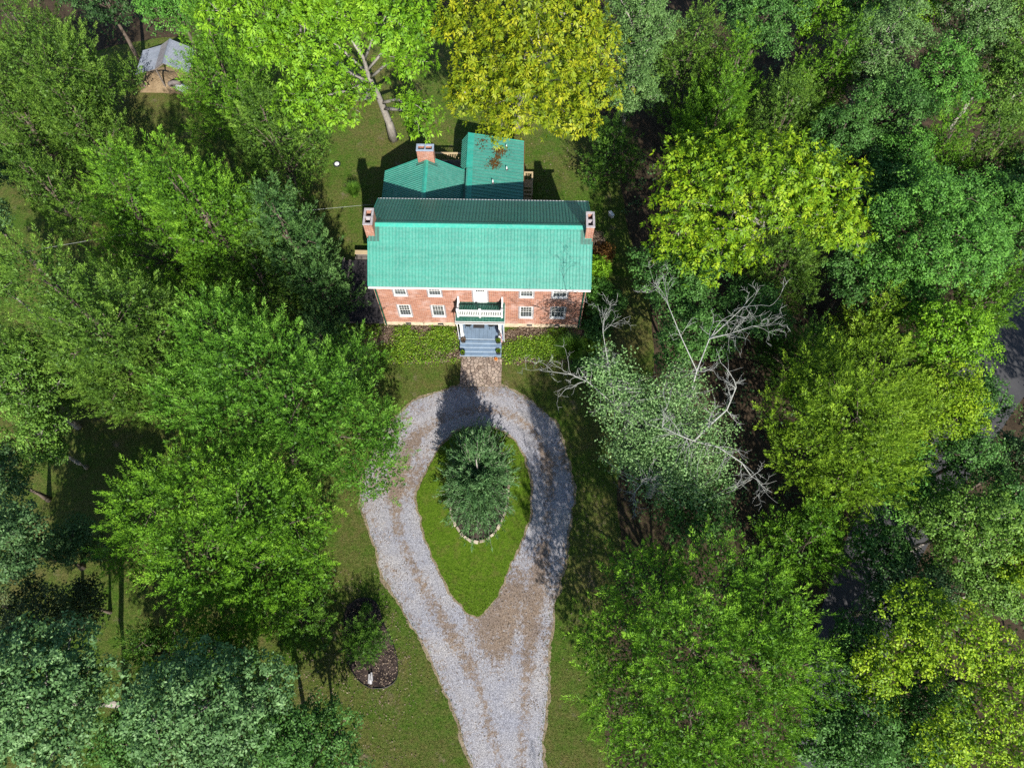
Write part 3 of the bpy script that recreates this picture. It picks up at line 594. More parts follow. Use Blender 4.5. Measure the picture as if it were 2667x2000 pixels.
# ------------------------------------------------------------------ the house
house = empty('brick_house'); tag(house, 'two-storey brick house with green metal roof at the head of the drive', 'house')
HW, HD, HE, HR = 7.5, 7.3, 5.83, 2.07           # half width, depth, eave height, ridge rise
OPEN = [(-6.13, -5.25, 1.40, 3.08), (-3.66, -2.74, 1.40, 3.08), (2.86, 3.78, 1.42, 3.08), (5.18, 6.18, 1.44, 3.10),
        (-6.12, -5.24, 4.36, 5.62), (-3.67, -2.77, 4.36, 5.62), (2.86, 3.77, 4.38, 5.62), (5.16, 6.17, 4.40, 5.62), (-.47, .50, 3.62, 5.62), (-.50, .50, .84, 2.95)]
def house_walls():
    m = MB(); xs = sorted({-HW, HW, *[o[0] for o in OPEN], *[o[1] for o in OPEN]}); zs = sorted({0, HE, *[o[2] for o in OPEN], *[o[3] for o in OPEN]})
    for x0, x1 in zip(xs, xs[1:]):
        for z0, z1 in zip(zs, zs[1:]):
            cx, cz = (x0 + x1) / 2, (z0 + z1) / 2
            if any(o[0] < cx < o[1] and o[2] < cz < o[3] for o in OPEN): continue
            m.quad((x0, 0, z0), (x1, 0, z0), (x1, 0, z1), (x0, 0, z1))
    for x0, x1, z0, z1 in OPEN:
        d = .16
        m.quad((x0, 0, z0), (x0, d, z0), (x0, d, z1), (x0, 0, z1)); m.quad((x1, 0, z0), (x1, 0, z1), (x1, d, z1), (x1, d, z0))
        m.quad((x0, 0, z0), (x1, 0, z0), (x1, d, z0), (x0, d, z0)); m.quad((x0, 0, z1), (x0, d, z1), (x1, d, z1), (x1, 0, z1))
    ap = HE + HR - .06
    for s in (-1, 1):
        x = s * HW; m.quad((x, 0, 0), (x, HD, 0), (x, HD, HE), (x, HD / 2, ap), (x, 0, HE))
    m.quad((HW, HD, 0), (-HW, HD, 0), (-HW, HD, HE), (HW, HD, HE))
    m.build('wall', 'brick', house)
house_walls()
def weathering():
    for x0, x1, z0, z1 in OPEN[:9]:
        b = .11; m = MB()
        m.box(x0 - b, x0, -.008, .05, z0 - b, z1); m.box(x1, x1 + b, -.008, .05, z0 - b, z1); m.box(x0, x1, -.008, .05, z0 - b, z0)
        m.build('window_surround', 'mortar_grey', house)
weathering()
fd = part('foundation', 'found', house, (-HW - .03, HW + .03, -.035, .10, 0, .50), (-HW - .03, -HW + .1, .10, HD, 0, .5), (HW - .1, HW + .03, .10, HD, 0, .5))
for x in (-5.66, -3.2, 3.62, 5.72):
    v = MB().box(x - .21, x + .21, -.05, -.037, .22, .44); v.build('foundation_vent', 'dark_iron', fd)
    MB().box(x - .24, x + .24, -.045, -.036, .19, .215).box(x - .24, x + .24, -.045, -.036, .445, .47).build('vent_frame', 'concrete', fd)
def window(x0, x1, z0, z1, cols=4, rows=(2, 2), low_blind=False):
    w = empty('window', ((x0 + x1) / 2, .0, z0)); w.parent = house
    ox, oz = (x0 + x1) / 2, z0; W2 = (x1 - x0) / 2; H = z1 - z0; f = .042
    MB().box(-W2, -W2 + f, -.025, .15, 0, H).box(W2 - f, W2, -.025, .15, 0, H).box(-W2 + f, W2 - f, -.025, .15, H - f, H).box(-W2 + f, W2 - f, -.035, .15, 0, f).build('frame', 'white', w)
    MB().box(-W2 - .05, W2 + .05, -.07, -.026, -.03, .035).build('sill', 'trim_white', w)
    mid = H * .52
    for k, (za, zb, y) in enumerate(((mid - .03, H - f, .02), (f, mid + .03, .07))):
        t = .028; m = MB(); X = W2 - f
        m.box(-X, -X + t, y, y + .035, za, zb).box(X - t, X, y, y + .035, za, zb).box(-X + t, X - t, y, y + .035, zb - t, zb).box(-X + t, X - t, y, y + .035, za, za + t)
        r = rows[k]; gx = (2 * X - 2 * t) / cols; gz = (zb - za - 2 * t) / r; mw = .010
        for i in range(1, cols): m.box(-X + t + gx * i - mw, -X + t + gx * i + mw, y + .004, y + .03, za + t, zb - t)
        for j in range(1, r): m.box(-X + t, X - t, y + .006, y + .028, za + t + gz * j - mw, za + t + gz * j + mw)
        m.build('sash', 'white' if k == 0 else 'sash_grey', w)
        for i in range(cols):
            for j in range(r):
                MB().box(-X + t + gx * i + mw, -X + t + gx * (i + 1) - mw, y + .018, y + .022, za + t + gz * j + mw, za + t + gz * (j + 1) - mw).build('pane', 'glass', w)
    MB().box(-W2 + f, W2 - f, .140, .150, f, H - f).build('room_shade', 'black', w)
    return w
for i, o in enumerate(OPEN[:8]): window(*o, rows=(3, 2) if i < 4 else (2, 2))
def balcony_door(x0, x1, z0, z1):
    d = empty('balcony_door', ((x0 + x1) / 2, 0, z0)); d.parent = house; W2 = (x1 - x0) / 2; H = z1 - z0
    MB().box(-W2, -W2 + .09, -.03, .15, 0, H).box(W2 - .09, W2, -.03, .15, 0, H).box(-W2 + .09, W2 - .09, -.03, .15, H - .07, H).box(-W2 + .09, W2 - .09, -.05, .15, 0, .06).build('frame', 'white', d)
    a = W2 - .09
    MB().box(-a, a, .04, .10, .06, H * .66).box(-a, -a + .08, .04, .10, H * .66, H - .07).box(a - .08, a, .04, .10, H * .66, H - .07).box(-a + .08, a - .08, .04, .10, H - .13, H - .07).build('leaf', 'white', d)
    MB().box(-a + .1, a - .1, .025, .039, .14, .62).build('panel', 'trim_white', d)
    g_ = (2 * a - .16) / 4; zz0, zz1 = H * .66, H - .13
    for i in range(1, 4): MB().box(-a + .08 + g_ * i - .012, -a + .08 + g_ * i + .012, .045, .095, zz0, zz1).build('muntin', 'white', d)
    MB().box(-a + .08, a - .08, .048, .092, (zz0 + zz1) / 2 - .012, (zz0 + zz1) / 2 + .012).build('muntin', 'white', d)
    for i in range(4):
        for j in range(2):
            MB().box(-a + .08 + g_ * i + .012, -a + .08 + g_ * (i + 1) - .012, .066, .074, zz0 + (zz1 - zz0) / 2 * j + .012, zz0 + (zz1 - zz0) / 2 * (j + 1) - .012).build('pane', 'glass', d)
    MB().lathe(a - .07, .01, [(.0, 1.0), (.03, 1.01), (.03, 1.05), (.0, 1.06)], 10).build('door_knob', 'dark_iron', d)
balcony_door(*OPEN[8])
def front_door(x0, x1, z0, z1):
    d = empty('front_door', ((x0 + x1) / 2, 0, z0)); d.parent = house; W2 = (x1 - x0) / 2; H = z1 - z0
    MB().box(-W2, -W2 + .08, -.02, .15, 0, H).box(W2 - .08, W2, -.02, .15, 0, H).box(-W2 + .08, W2 - .08, -.02, .15, H - .08, H).build('frame', 'white', d)
    MB().box(-W2 + .08, W2 - .08, .06, .11, 0, H - .08).build('leaf', 'green_dark', d)
front_door(*OPEN[9])
# roof: ribbed sheets, each its own piece
def panel_mesh(name, w, length, ribs, mat, rib=.036, rw=.030):
    prof = []; s = w / ribs
    for i in range(ribs):
        x = i * s
        prof += [(x, 0), (x + s / 2 - rw, 0), (x + s / 2 - rw * .45, rib), (x + s / 2 + rw * .45, rib), (x + s / 2 + rw, 0)]
    prof.append((w, 0)); m = MB(); n = len(prof)
    m.v = [(x, 0, z) for x, z in prof] + [(x, length, z) for x, z in prof]
    m.f = [(i, i + 1, n + i + 1, n + i) for i in range(n - 1)]
    me = m.mesh(name, mat)
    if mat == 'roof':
        me.materials.append(MATS['rib_shade_grime'])
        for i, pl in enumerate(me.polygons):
            if i % 5 == 1: pl.material_index = 1  # one flank of each rib takes the painted shade and grime
    return me
def slope_panels(parent, a, b, c, n, ribs, mat='roof', name='roof_panel'):
    """panels fill the rectangle a -> b along the eave, a -> c up the slope"""
    a, b, c = Vector(a), Vector(b), Vector(c); ex = (b - a); wv = ex.length / n; ex.normalize(); ey = c - a; ln = ey.length; ey.normalize(); ez = ex.cross(ey)
    me = panel_mesh(name, wv - .004, ln, ribs, mat)
    rot = Matrix((ex, ey, ez)).transposed().to_4x4()
    for i in range(n):
        o = bpy.data.objects.new(name, me); link(o, parent)
        r = rot.copy(); r.translation = a + ex * (wv * i + .002) + ez * (.006 + .002 * (i % 2)); o.matrix_local = r
OV, OG = .10, .27
SL = HR / (HD / 2); RZ = HE + HR; EZ = HE - OV * SL
def main_roof():
    X = HW + OG; t = .07
    m = MB()
    m.v = [(-X, -OV, EZ), (X, -OV, EZ), (X, HD / 2, RZ), (-X, HD / 2, RZ), (X, HD + OV, EZ), (-X, HD + OV, EZ)]
    m.v += [(x, y, z - t) for x, y, z in m.v]
    m.f = [(0, 1, 2, 3), (3, 2, 4, 5), (7, 6, 9, 8), (8, 9, 11, 10), (0, 6, 7, 1), (4, 10, 11, 5), (1, 7, 8, 2), (2, 8, 10, 4), (0, 3, 9, 6), (3, 5, 11, 9)]
    r = m.build('roof', 'flashing', house)
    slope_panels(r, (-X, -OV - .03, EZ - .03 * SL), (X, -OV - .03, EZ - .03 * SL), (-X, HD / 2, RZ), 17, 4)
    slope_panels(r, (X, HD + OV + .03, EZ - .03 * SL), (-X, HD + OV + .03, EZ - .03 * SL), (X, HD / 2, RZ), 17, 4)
    w, sl = .24, SL
    c = MB()
    c.v = [(x, HD / 2 + dy, RZ + .055 - abs(dy) * sl) for x in (-7.28, 7.28) for dy in (-w, 0, w)]; c.f = [(0, 3, 4, 1), (1, 4, 5, 2)]
    c.build('ridge_cap', 'roof_trim', r)
    for s in (-1, 1):
        for y0, z0, y1, z1 in ((-OV, EZ, 2.75, EZ + 2.85 * SL), (4.4, EZ + (HD + OV - 4.4) * SL, HD + OV, EZ)):
            MB().beam((s * (X + .012), y0, z0 - .02), (s * (X + .012), y1, z1 - .02), .03, .16).build('rake_trim', 'roof_trim', r)
    part('fascia', 'white', r, (-X, X, -OV - .045, -OV - .005, EZ - .20, EZ - .075), (-X, X, HD + OV + .005, HD + OV + .045, EZ - .2, EZ - .075))
    gm = MB().box(-X, X, -OV - .14, -OV - .05, EZ - .15, EZ - .055); gm.build('gutter', 'white', r)
    gm = MB().box(-X, X, HD + OV + .05, HD + OV + .13, EZ - .15, EZ - .055); gm.build('gutter', 'trim_white', r)
    for s in (-1, 1):   # flashing aprons where the roof meets the end chimneys
        x0, x1 = (-7.76, -6.98) if s < 0 else (6.98, 7.76)
        q = lambda x, y: (x, y, EZ + (OV + min(y, HD - y)) * SL + .034)
        MB().quad(q(x0, 2.55), q(x1, 2.55), q(x1, 2.86), q(x0, 2.86)).build('flashing', 'flashing', r)
        xa, xb = (-7.26, -6.98) if s < 0 else (6.98, 7.26)
        MB().quad(q(xa, 2.86), q(xb, 2.86), q(xb, HD / 2), q(xa, HD / 2)).quad(q(xa, HD / 2), q(xb, HD / 2), q(xb, 4.3), q(xa, 4.3)).build('flashing', 'flashing', r)
main_roof()
def chimney(x0, x1, y0, y1, z0, z1, capm='cap', flue='soot', split='y'):
    t = .11; c = MB()
    c.box(x0, x1, y0, y1, z0, z1 - .55)
    for a in ((x0, x1, y0, y0 + t), (x0, x1, y1 - t, y1), (x0, x0 + t, y0 + t, y1 - t), (x1 - t, x1, y0 + t, y1 - t)): c.box(*a, z1 - .55, z1)
    o = c.build('chimney', 'brick', house)
    k = MB(); e = .03
    for a in ((x0 - e, x1 + e, y0 - e, y0 + t), (x0 - e, x1 + e, y1 - t, y1 + e), (x0 - e, x0 + t, y0 + t, y1 - t), (x1 - t, x1 + e, y0 + t, y1 - t)): k.box(*a, z1 + .002, z1 + .09)
    k.build('chimney_cap', capm, o)
    m = MB()
    if split == 'y': m.box(x0 + t, x1 - t, (y0 + y1) / 2 - .05, (y0 + y1) / 2 + .05, z1 - .54, z1 + .03)
    else: m.box((x0 + x1) / 2 - .04, (x0 + x1) / 2 + .04, y0 + t, y1 - t, z1 - .54, z1 + .10)
    m.build('flue_divider', capm, o)
    MB().quad((x0 + t, y0 + t, z1 - .53), (x1 - t, y0 + t, z1 - .53), (x1 - t, y1 - t, z1 - .53), (x0 + t, y1 - t, z1 - .53)).build('flue', flue, o)
chimney(-7.88, -7.28, 2.88, 4.2, 0, 8.72); chimney(7.28, 7.82, 2.92, 4.15, 0, 8.75)
chimney(-5.27, -3.98, 12.02, 12.62, 0, 5.72, 'cap_blue', 'cap_blue', 'x')
for s in (-1, 1):
    x = s * (HW - .13); MB().box(x - .055, x + .055, -.10, -.012, .12, EZ - .2).build('downspout', 'green_dark', house)
# rear ell with its own gable, and the low wing beside it
def ell():
    m = MB(); xl, xr, xm, ze, zr, zm, y0, y1 = -7.95, -1.72, -4.62, 2.84, 3.02, 4.72, HD, 12.2
    m.box(xl, xr, y0 + .01, y1, 0, ze - .05); m.build('ell_wall', 'brick', house)
    g_ = MB().quad((xl, y1 - .01, ze - .06), (xm, y1 - .01, zm - .08), (xr, y1 - .01, ze - .06)); g_.build('ell_gable', 'brick', house)
    r = MB(); A = (-8.15, y0, ze); 
    r.v = [(-8.15, y0, ze), (-8.15, 12.42, ze), (xm, y0, zm), (xm, 12.42, zm), (-1.66, y0, zr), (-1.66, 12.42, zr)]
    r.v += [(x, y, z - .06) for x, y, z in r.v]
    r.f = [(0, 2, 3, 1), (2, 4, 5, 3), (6, 7, 9, 8), (8, 9, 11, 10), (1, 3, 9, 7), (3, 5, 11, 9), (0, 1, 7, 6), (4, 10, 11, 5)]
    ro = r.build('ell_roof', 'flashing', house)
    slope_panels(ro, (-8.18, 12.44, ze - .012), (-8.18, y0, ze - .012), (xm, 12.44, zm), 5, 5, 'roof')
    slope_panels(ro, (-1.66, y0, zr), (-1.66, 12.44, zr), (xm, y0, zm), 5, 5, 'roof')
    w = .17; sa = (zm - ze) / (xm + 8.15); sb = (zm - zr) / (-1.66 - xm); c = MB()
    c.v = [(xm - w, y, zm - w * sa + .05) for y in (y0, 12.46)] + [(xm, y, zm + .055) for y in (y0, 12.46)] + [(xm + w, y, zm - w * sb + .05) for y in (y0, 12.46)]
    c.f = [(0, 2, 3, 1), (2, 4, 5, 3)]; c.build('ridge_cap', 'roof_trim', ro)
    q = lambda x, y: (x, y, (zm - (xm - x) * sa if x < xm else zm - (x - xm) * sb) + .036)
    f = MB()
    f.quad(q(-5.45, 11.72), q(xm, 11.72), q(xm, 12.02), q(-5.45, 12.02)); f.quad(q(xm, 11.72), q(-3.78, 11.72), q(-3.78, 12.02), q(xm, 12.02))
    f.build('flashing', 'flashing', ro)
    MB().box(-8.22, -8.16, y0 + .05, 12.4, ze - .13, ze - .03).build('gutter', 'green_dark', ro)
    MB().beam((-8.16, 12.455, ze - .02), (xm, 12.455, zm - .02), .025, .13).beam((xm, 12.455, zm - .02), (-1.66, 12.455, zr - .02), .025, .13).build('rake_trim', 'roof_trim', ro)
ell()
def wing():
    xl, xr, xc, zc, zr_, y0, y1 = -2.05, 2.78, -1.58, 3.42, 2.52, HD, 15.85
    MB().box(xc + .06, xr, y0 + .01, y1, 0, zr_ - .08).build('wing_wall', 'brick', house)
    MB().quad((xr, y1 - .01, zr_ - .09), (xc + .07, y1 - .01, zr_ - .09), (xc + .07, y1 - .01, zc - .12)).build('wing_gable', 'brick', house)
    r = MB(); r.v = [(xc, y0, zc), (xc, 16.0, zc), (2.95, y0, zr_), (2.95, 16.0, zr_)]; r.v += [(x, y, z - .06) for x, y, z in r.v]
    r.f = [(0, 2, 3, 1), (4, 5, 7, 6), (1, 3, 7, 5), (2, 6, 7, 3), (0, 1, 5, 4)]
    ro = r.build('wing_roof', 'flashing', house)
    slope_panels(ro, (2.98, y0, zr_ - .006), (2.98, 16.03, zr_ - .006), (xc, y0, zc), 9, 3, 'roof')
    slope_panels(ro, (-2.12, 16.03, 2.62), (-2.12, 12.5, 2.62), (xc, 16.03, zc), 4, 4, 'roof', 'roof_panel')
    s = (zc - zr_) / (2.95 - xc)
    MB().quad((xc - .02, 12.45, zc + .05), (xc + .48, 12.45, zc + .05 - .48 * s), (xc + .48, 16.05, zc + .05 - .48 * s), (xc - .02, 16.05, zc + .05)).quad((xc - .02, 12.45, zc + .05), (xc - .02, 16.05, zc + .05), (xc - .10, 16.05, zc - .12), (xc - .10, 12.45, zc - .12)).build('ridge_cap', 'roof_trim', ro)
    MB().quad((xc + .1, y0, zc + .043 - .1 * s), (xc + .5, y0, zc + .043 - .5 * s), (xc + .5, 12.42, zc + .043 - .5 * s), (xc + .1, 12.42, zc + .043 - .1 * s)).build('ridge_cap', 'roof_trim', ro)
    MB().quad((-1.78, y0, 3.10), (xc + .10, y0, 3.13), (xc + .10, 12.4, 3.13), (-1.78, 12.4, 3.10)).build('valley_gutter', 'flashing', ro)
    MB().box(2.96, 3.04, y0 + .05, 16.0, zr_ - .15, zr_ - .05).build('gutter', 'rust', ro)
    MB().beam((xc, 16.04, zc - .02), (2.97, 16.04, zr_ - .02), .025, .13).build('rake_trim', 'roof_trim', ro)
    for x, y, h in ((1.55, 15.1, .30), (1.62, 12.85, .32), (.55, 11.3, .36)):
        z = zc - (x - xc) * s
        p_ = MB().lathe(x, y, [(.048, z - .02), (.048, z + h), (.032, z + h), (.032, z + h - .1)], 12).build('vent_pipe', 'pipe', house)
        MB().lathe(x, y, [(.12, z + .012), (.09, z + .05), (.055, z + .08), (.052, z + .10)], 12).build('pipe_boot', 'black', p_)
wing()
# porch, steps, balcony
def porch():
    fl = MB().box(-1.62, 1.62, -1.52, -.04, .52, .80).build('porch_floor', 'porch_blue', house)
    for i in range(11):
        x0 = -1.66 + i * 3.32 / 11; MB().box(x0 + .004, x0 + 3.32 / 11 - .004, -1.56, -.045, .803, .845).build('floor_board', 'porch_blue', fl)
    MB().box(-1.5, -1.35, -1.45, -1.3, 0, .52).box(1.35, 1.5, -1.45, -1.3, 0, .52).box(-1.6, -1.5, -.5, -.2, 0, .52).box(1.5, 1.6, -.5, -.2, 0, .52).build('pier', 'found', fl)
    for k in range(4):
        z = .845 - .169 * (k + 1); y1 = -1.565 - .268 * k; st = MB().box(-1.58, 1.5, y1 - .268, y1, 0 if k == 3 else z - .3, z - .03); o = st.build('step', 'porch_blue', house)
        MB().box(-1.60, 1.52, y1 - .272, y1 - .045, z - .028, z).build('tread', 'porch_blue', o)
        MB().box(-1.60, 1.52, y1 - .300, y1 - .274, z - .032, z + .003).build('nosing', 'nosing', o)
    MB().box(-1.66, 1.66, -1.595, -1.563, .806, .848).build('porch_nosing', 'nosing', fl)
    for x in (-1.42, 1.42):
        p_ = MB().box(x - .10, x + .10, -1.44, -1.24, .848, 3.16).build('porch_post', 'white', house)
        MB().box(x - .13, x + .13, -1.47, -1.21, .849, 1.0).build('post_base', 'white', p_); MB().box(x - .13, x + .13, -1.47, -1.21, 3.02, 3.15).build('post_capital', 'white', p_)
    for x in (-1.42, 1.42): part('half_post', 'white', house, (x - .08, x + .08, -.10, -.012, .848, 3.16))
    for x in (-1.70, 1.70): MB().tube([(x, -1.36, .1), (x, -1.36, 3.2)], [.03, .03], 8).build('porch_downspout', 'trim_white', house)
    part('porch_beam', 'white', house, (-1.62, 1.62, -1.44, -1.26, 3.17, 3.34), (-1.62, -1.44, -1.25, -.02, 3.17, 3.34), (1.44, 1.62, -1.25, -.02, 3.17, 3.34))
    rf = MB(); z0, z1 = 3.40, 3.62
    rf.v = [(-1.76, -1.46, z0), (1.76, -1.46, z0), (1.76, -.01, z1), (-1.76, -.01, z1), (-1.76, -1.46, z0 - .05), (1.76, -1.46, z0 - .05), (1.76, -.01, z0 - .05), (-1.76, -.01, z0 - .05)]
    rf.f = [(0, 1, 2, 3), (7, 6, 5, 4), (0, 4, 5, 1), (1, 5, 6, 2), (3, 7, 4, 0)]
    r = rf.build('porch_roof', 'roof_porch', house)
    slope_panels(r, (-1.76, -1.48, z0), (1.76, -1.48, z0), (-1.76, -.015, z1), 4, 4, 'roof_porch')
    part('porch_fascia', 'white', r, (-1.78, 1.78, -1.525, -1.49, z0 - .14, z0 - .012), (-1.80, -1.77, -1.525, -.02, z0 - .14, z0 - .03), (1.77, 1.80, -1.525, -.02, z0 - .14, z0 - .03))
    MB().box(-1.78, 1.78, -1.62, -1.53, z0 - .11, z0 - .06).build('porch_gutter', 'black', r)
    MB().box(-1.80, 1.80, -1.645, -1.622, z0 - .125, z0 - .03).build('gutter_lip', 'white', r)
    # balcony railing on the porch roof
    rl = empty('balcony_railing', (0, -1.14, 3.45)); rl.parent = house
    for x in (-1.58, 0, 1.58): MB().box(x - .065, x + .065, -.065, .065, .0, .98).box(x - .09, x + .09, -.09, .09, .98, 1.03).build('rail_post', 'white', rl)
    MB().box(-1.515, 1.515, -.05, .05, .84, .91).build('top_rail', 'white', rl); MB().box(-1.515, 1.515, -.04, .04, .12, .18).build('bottom_rail', 'white', rl)
    for s in (-1, 1):
        for i in range(11):
            x = s * (.065 + (i + .75) * 1.45 / 11.5); MB().box(x - .03, x + .03, -.018, .018, .18, .84).build('baluster', 'white', rl)
        MB().box(s * 1.58 - .05, s * 1.58 + .05, .066, 1.06, .84, .91).build('side_rail', 'white', rl)
        MB().box(s * 1.58 - .04, s * 1.58 + .04, .066, 1.06, .14, .20).build('side_rail', 'white', rl)
        MB().box(s * 1.58 - .065, s * 1.58 + .065, 1.0, 1.11, .2, 1.0).build('rail_post', 'white', rl)
        for i in range(7):
            y = .14 + i * .125; MB().box(s * 1.58 - .018, s * 1.58 + .018, y - .03, y + .03, .20, .84).build('baluster', 'white', rl)
porch()

# ------------------------------------------------------------------ decks
def left_deck():
    d = empty('side_deck', (-9.4, 2.5, 0)); tag(d, 'dark weathered wooden deck against the left gable of the house', 'deck')
    x0, x1, y0, y1, z = -1.75, 1.86, -2.55, 2.95, .55
    n = 36; wv = (y1 - y0) / n; r = random.Random(3); meshes = [MB().box(x0, x1, .006, wv - .006, -.035, 0).mesh('plank', 'deck_dark')]
    for i in range(n):
        o = bpy.data.objects.new('plank', meshes[0]); o.location = (r.uniform(-.02, .0), y0 + i * wv, z + r.uniform(-.006, .006)); link(o, d)
    MB().box(x0, x1 - .02, y0 - .045, y0 - .01, z - .25, z + .004).box(x0 - .05, x0 - .01, y0, y1, z - .25, z - .04).build('rim_joist', 'deck_dark', d)
    for x, y in ((x0 + .1, y0 + .1), (x0 + .1, 0), (x0 + .1, y1 - .1), (.8, y0 + .1)): MB().box(x - .07, x + .07, y - .07, y + .07, 0, z - .04).build('post', 'deck_dark', d)
    for i, x in enumerate((x0 + .08, x0 + .52)):   # bench along the outer side
        MB().box(x - .02, x + .14, .9, 2.7, z + .42 + .25 * (1 - i), z + .47 + .25 * (1 - i)).build('bench_slat', 'deck_grey', d)
    MB().box(x0 + .14, x0 + .46, 1.0, 2.6, z + .36, z + .40).build('bench_seat', 'deck_dark', d)
    for y in (1.05, 2.55): MB().box(x0 + .1, x0 + .6, y - .04, y + .04, z, z + .36).build('bench_leg', 'deck_dark', d)
left_deck()
def planter_box():
    d = empty('timber_planter', (-9.1, 5.85, 0)); tag(d, 'pale timber step box at the back end of the side deck', 'step')
    for i, (y, z, mt) in enumerate(((.28, .72, 'deck_pale'), (-.12, .42, 'deck_grey'))):
        MB().box(-1.25, 1.2, y - .17, y + .17, z - .05, z).build('board', mt, d)
        MB().box(-1.2, 1.15, y - .14, y + .14, 0.0, z - .052).build('riser', 'deck_grey', d)
planter_box()
def rear_deck():
    d = empty('rear_deck', (-3.4, 14.0, 0)); tag(d, 'grey board deck in the corner behind the rear wing', 'deck')
    x0, x1, y0, y1, z = -1.6, 1.75, -1.7, 1.6, .6; n = 24; wv = (x1 - x0) / n
    me = MB().box(.005, wv - .005, y0, y1, -.035, 0).mesh('plank', 'deck_grey'); r = random.Random(4)
    for i in range(n):
        o = bpy.data.objects.new('plank', me); o.location = (x0 + i * wv, 0, z + r.uniform(-.005, .005)); link(o, d)
    MB().box(x0, x1, y1 + .01, y1 + .05, z - .25, z + .0).build('rim_joist', 'deck_pale', d)
    for x in (x0 + .1, .0, x1 - .15): MB().box(x - .05, x + .05, y1 - .12, y1 - .02, 0, z + .95).build('post', 'deck_pale', d)
    MB().box(x0, x1, y1 - .15, y1 + .02, z + .952, z + .99).build('hand_rail', 'deck_pale', d); MB().box(x0, x1, y1 - .09, y1 - .05, z + .12, z + .18).build('bottom_rail', 'deck_pale', d)
    MB().box(x0 - .02, x0 + .14, y0 + 1.1, y1 - .16, z + .952, z + .99).build('hand_rail', 'deck_pale', d)
    for i in range(22):
        x = x0 + .16 + i * .145; MB().box(x - .02, x + .02, y1 - .085, y1 - .05, z + .18, z + .95).build('baluster', 'deck_pale', d)
rear_deck()
def side_stairs():
    d = empty('rear_stairs', (3.35, 12.4, 0)); tag(d, 'pale lumber steps with railing against the rear wing', 'stairs')
    MB().box(-.3, .38, .3, 1.1, .78, .82).build('landing', 'deck_pale', d)
    for k in range(4): MB().box(-.28, .36, .28 - .28 * (k + 1) + .02, .28 - .28 * k - .01, .62 - .16 * k, .66 - .16 * k).build('tread', 'deck_pale', d)
    for x in (-.30, .38): MB().beam((x, .28, .68), (x, -.9, .08), .04, .2).build('stringer', 'deck_pale', d)
    for x, y, z in ((.36, 1.06, 1.75), (.36, .32, 1.75), (.36, -.75, 1.1), (-.27, 1.06, 1.75)): MB().box(x - .045, x + .045, y - .045, y + .045, 0, z).build('post', 'deck_pale', d)
    MB().box(-.32, .42, 1.01, 1.13, 1.752, 1.79).build('hand_rail', 'deck_pale', d); MB().box(.30, .42, .28, 1.0, 1.752, 1.79).build('hand_rail', 'deck_pale', d); MB().beam((.36, .26, 1.72), (.36, -.8, 1.12), .09, .04).build('hand_rail', 'deck_pale', d)
    for i in range(4): MB().box(-.17 + i * .13 - .018, -.17 + i * .13 + .018, 1.05, 1.085, .84, 1.75).build('baluster', 'deck_pale', d)
side_stairs()

# ------------------------------------------------------------------ small things about the house
def chair(loc, rz, label):
    c = empty('porch_chair', loc, rz); tag(c, label, 'chair', 'iron chairs on the porch')
    MB().lathe(0, 0, [(0, .44), (.24, .44), (.25, .42), (.24, .40), (0, .40)], 14).build('seat', 'dark_iron', c)
    for k in range(4):
        a = math.pi / 4 + k * math.pi / 2; MB().tube([(.17 * math.cos(a), .17 * math.sin(a), .40), (.21 * math.cos(a), .21 * math.sin(a), .2), (.27 * math.cos(a), .27 * math.sin(a), 0)], [.016, .014, .016], 6).build('leg', 'dark_iron', c)
    b = MB().tube([(-.22, .20, .42), (-.25, .26, .75), (-.14, .30, .95), (.14, .30, .95), (.25, .26, .75), (.22, .20, .42)], [.016] * 6, 6); b.build('back_frame', 'dark_iron', c)
    for i in range(5): MB().tube([(-.12 + .06 * i, .21, .44), (-.12 + .06 * i, .29, .93)], [.009, .009], 5).build('back_rod', 'dark_iron', c)
    for s in (-1, 1): MB().tube([(s * .25, .25, .68), (s * .28, .0, .66), (s * .24, -.12, .5), (s * .22, -.1, .42)], [.014] * 4, 6).build('arm', 'dark_iron', c)
chair((-1.0, -.52, .846), 2.9, 'dark iron chair on the porch beside the white post near the planters')
chair((.72, -.50, .846), -2.9, 'dark iron chair on the porch just right of the doormat')
chair((1.18, -.42, .846), -2.3, 'dark iron chair in the porch corner behind the flag')
tag(MB().box(-.42, .42, -.22, .22, 0, .018).build('doormat', 'mat', None, (-.22, -.42, .846)), 'dark rectangular doormat on the blue porch floor', 'doormat')
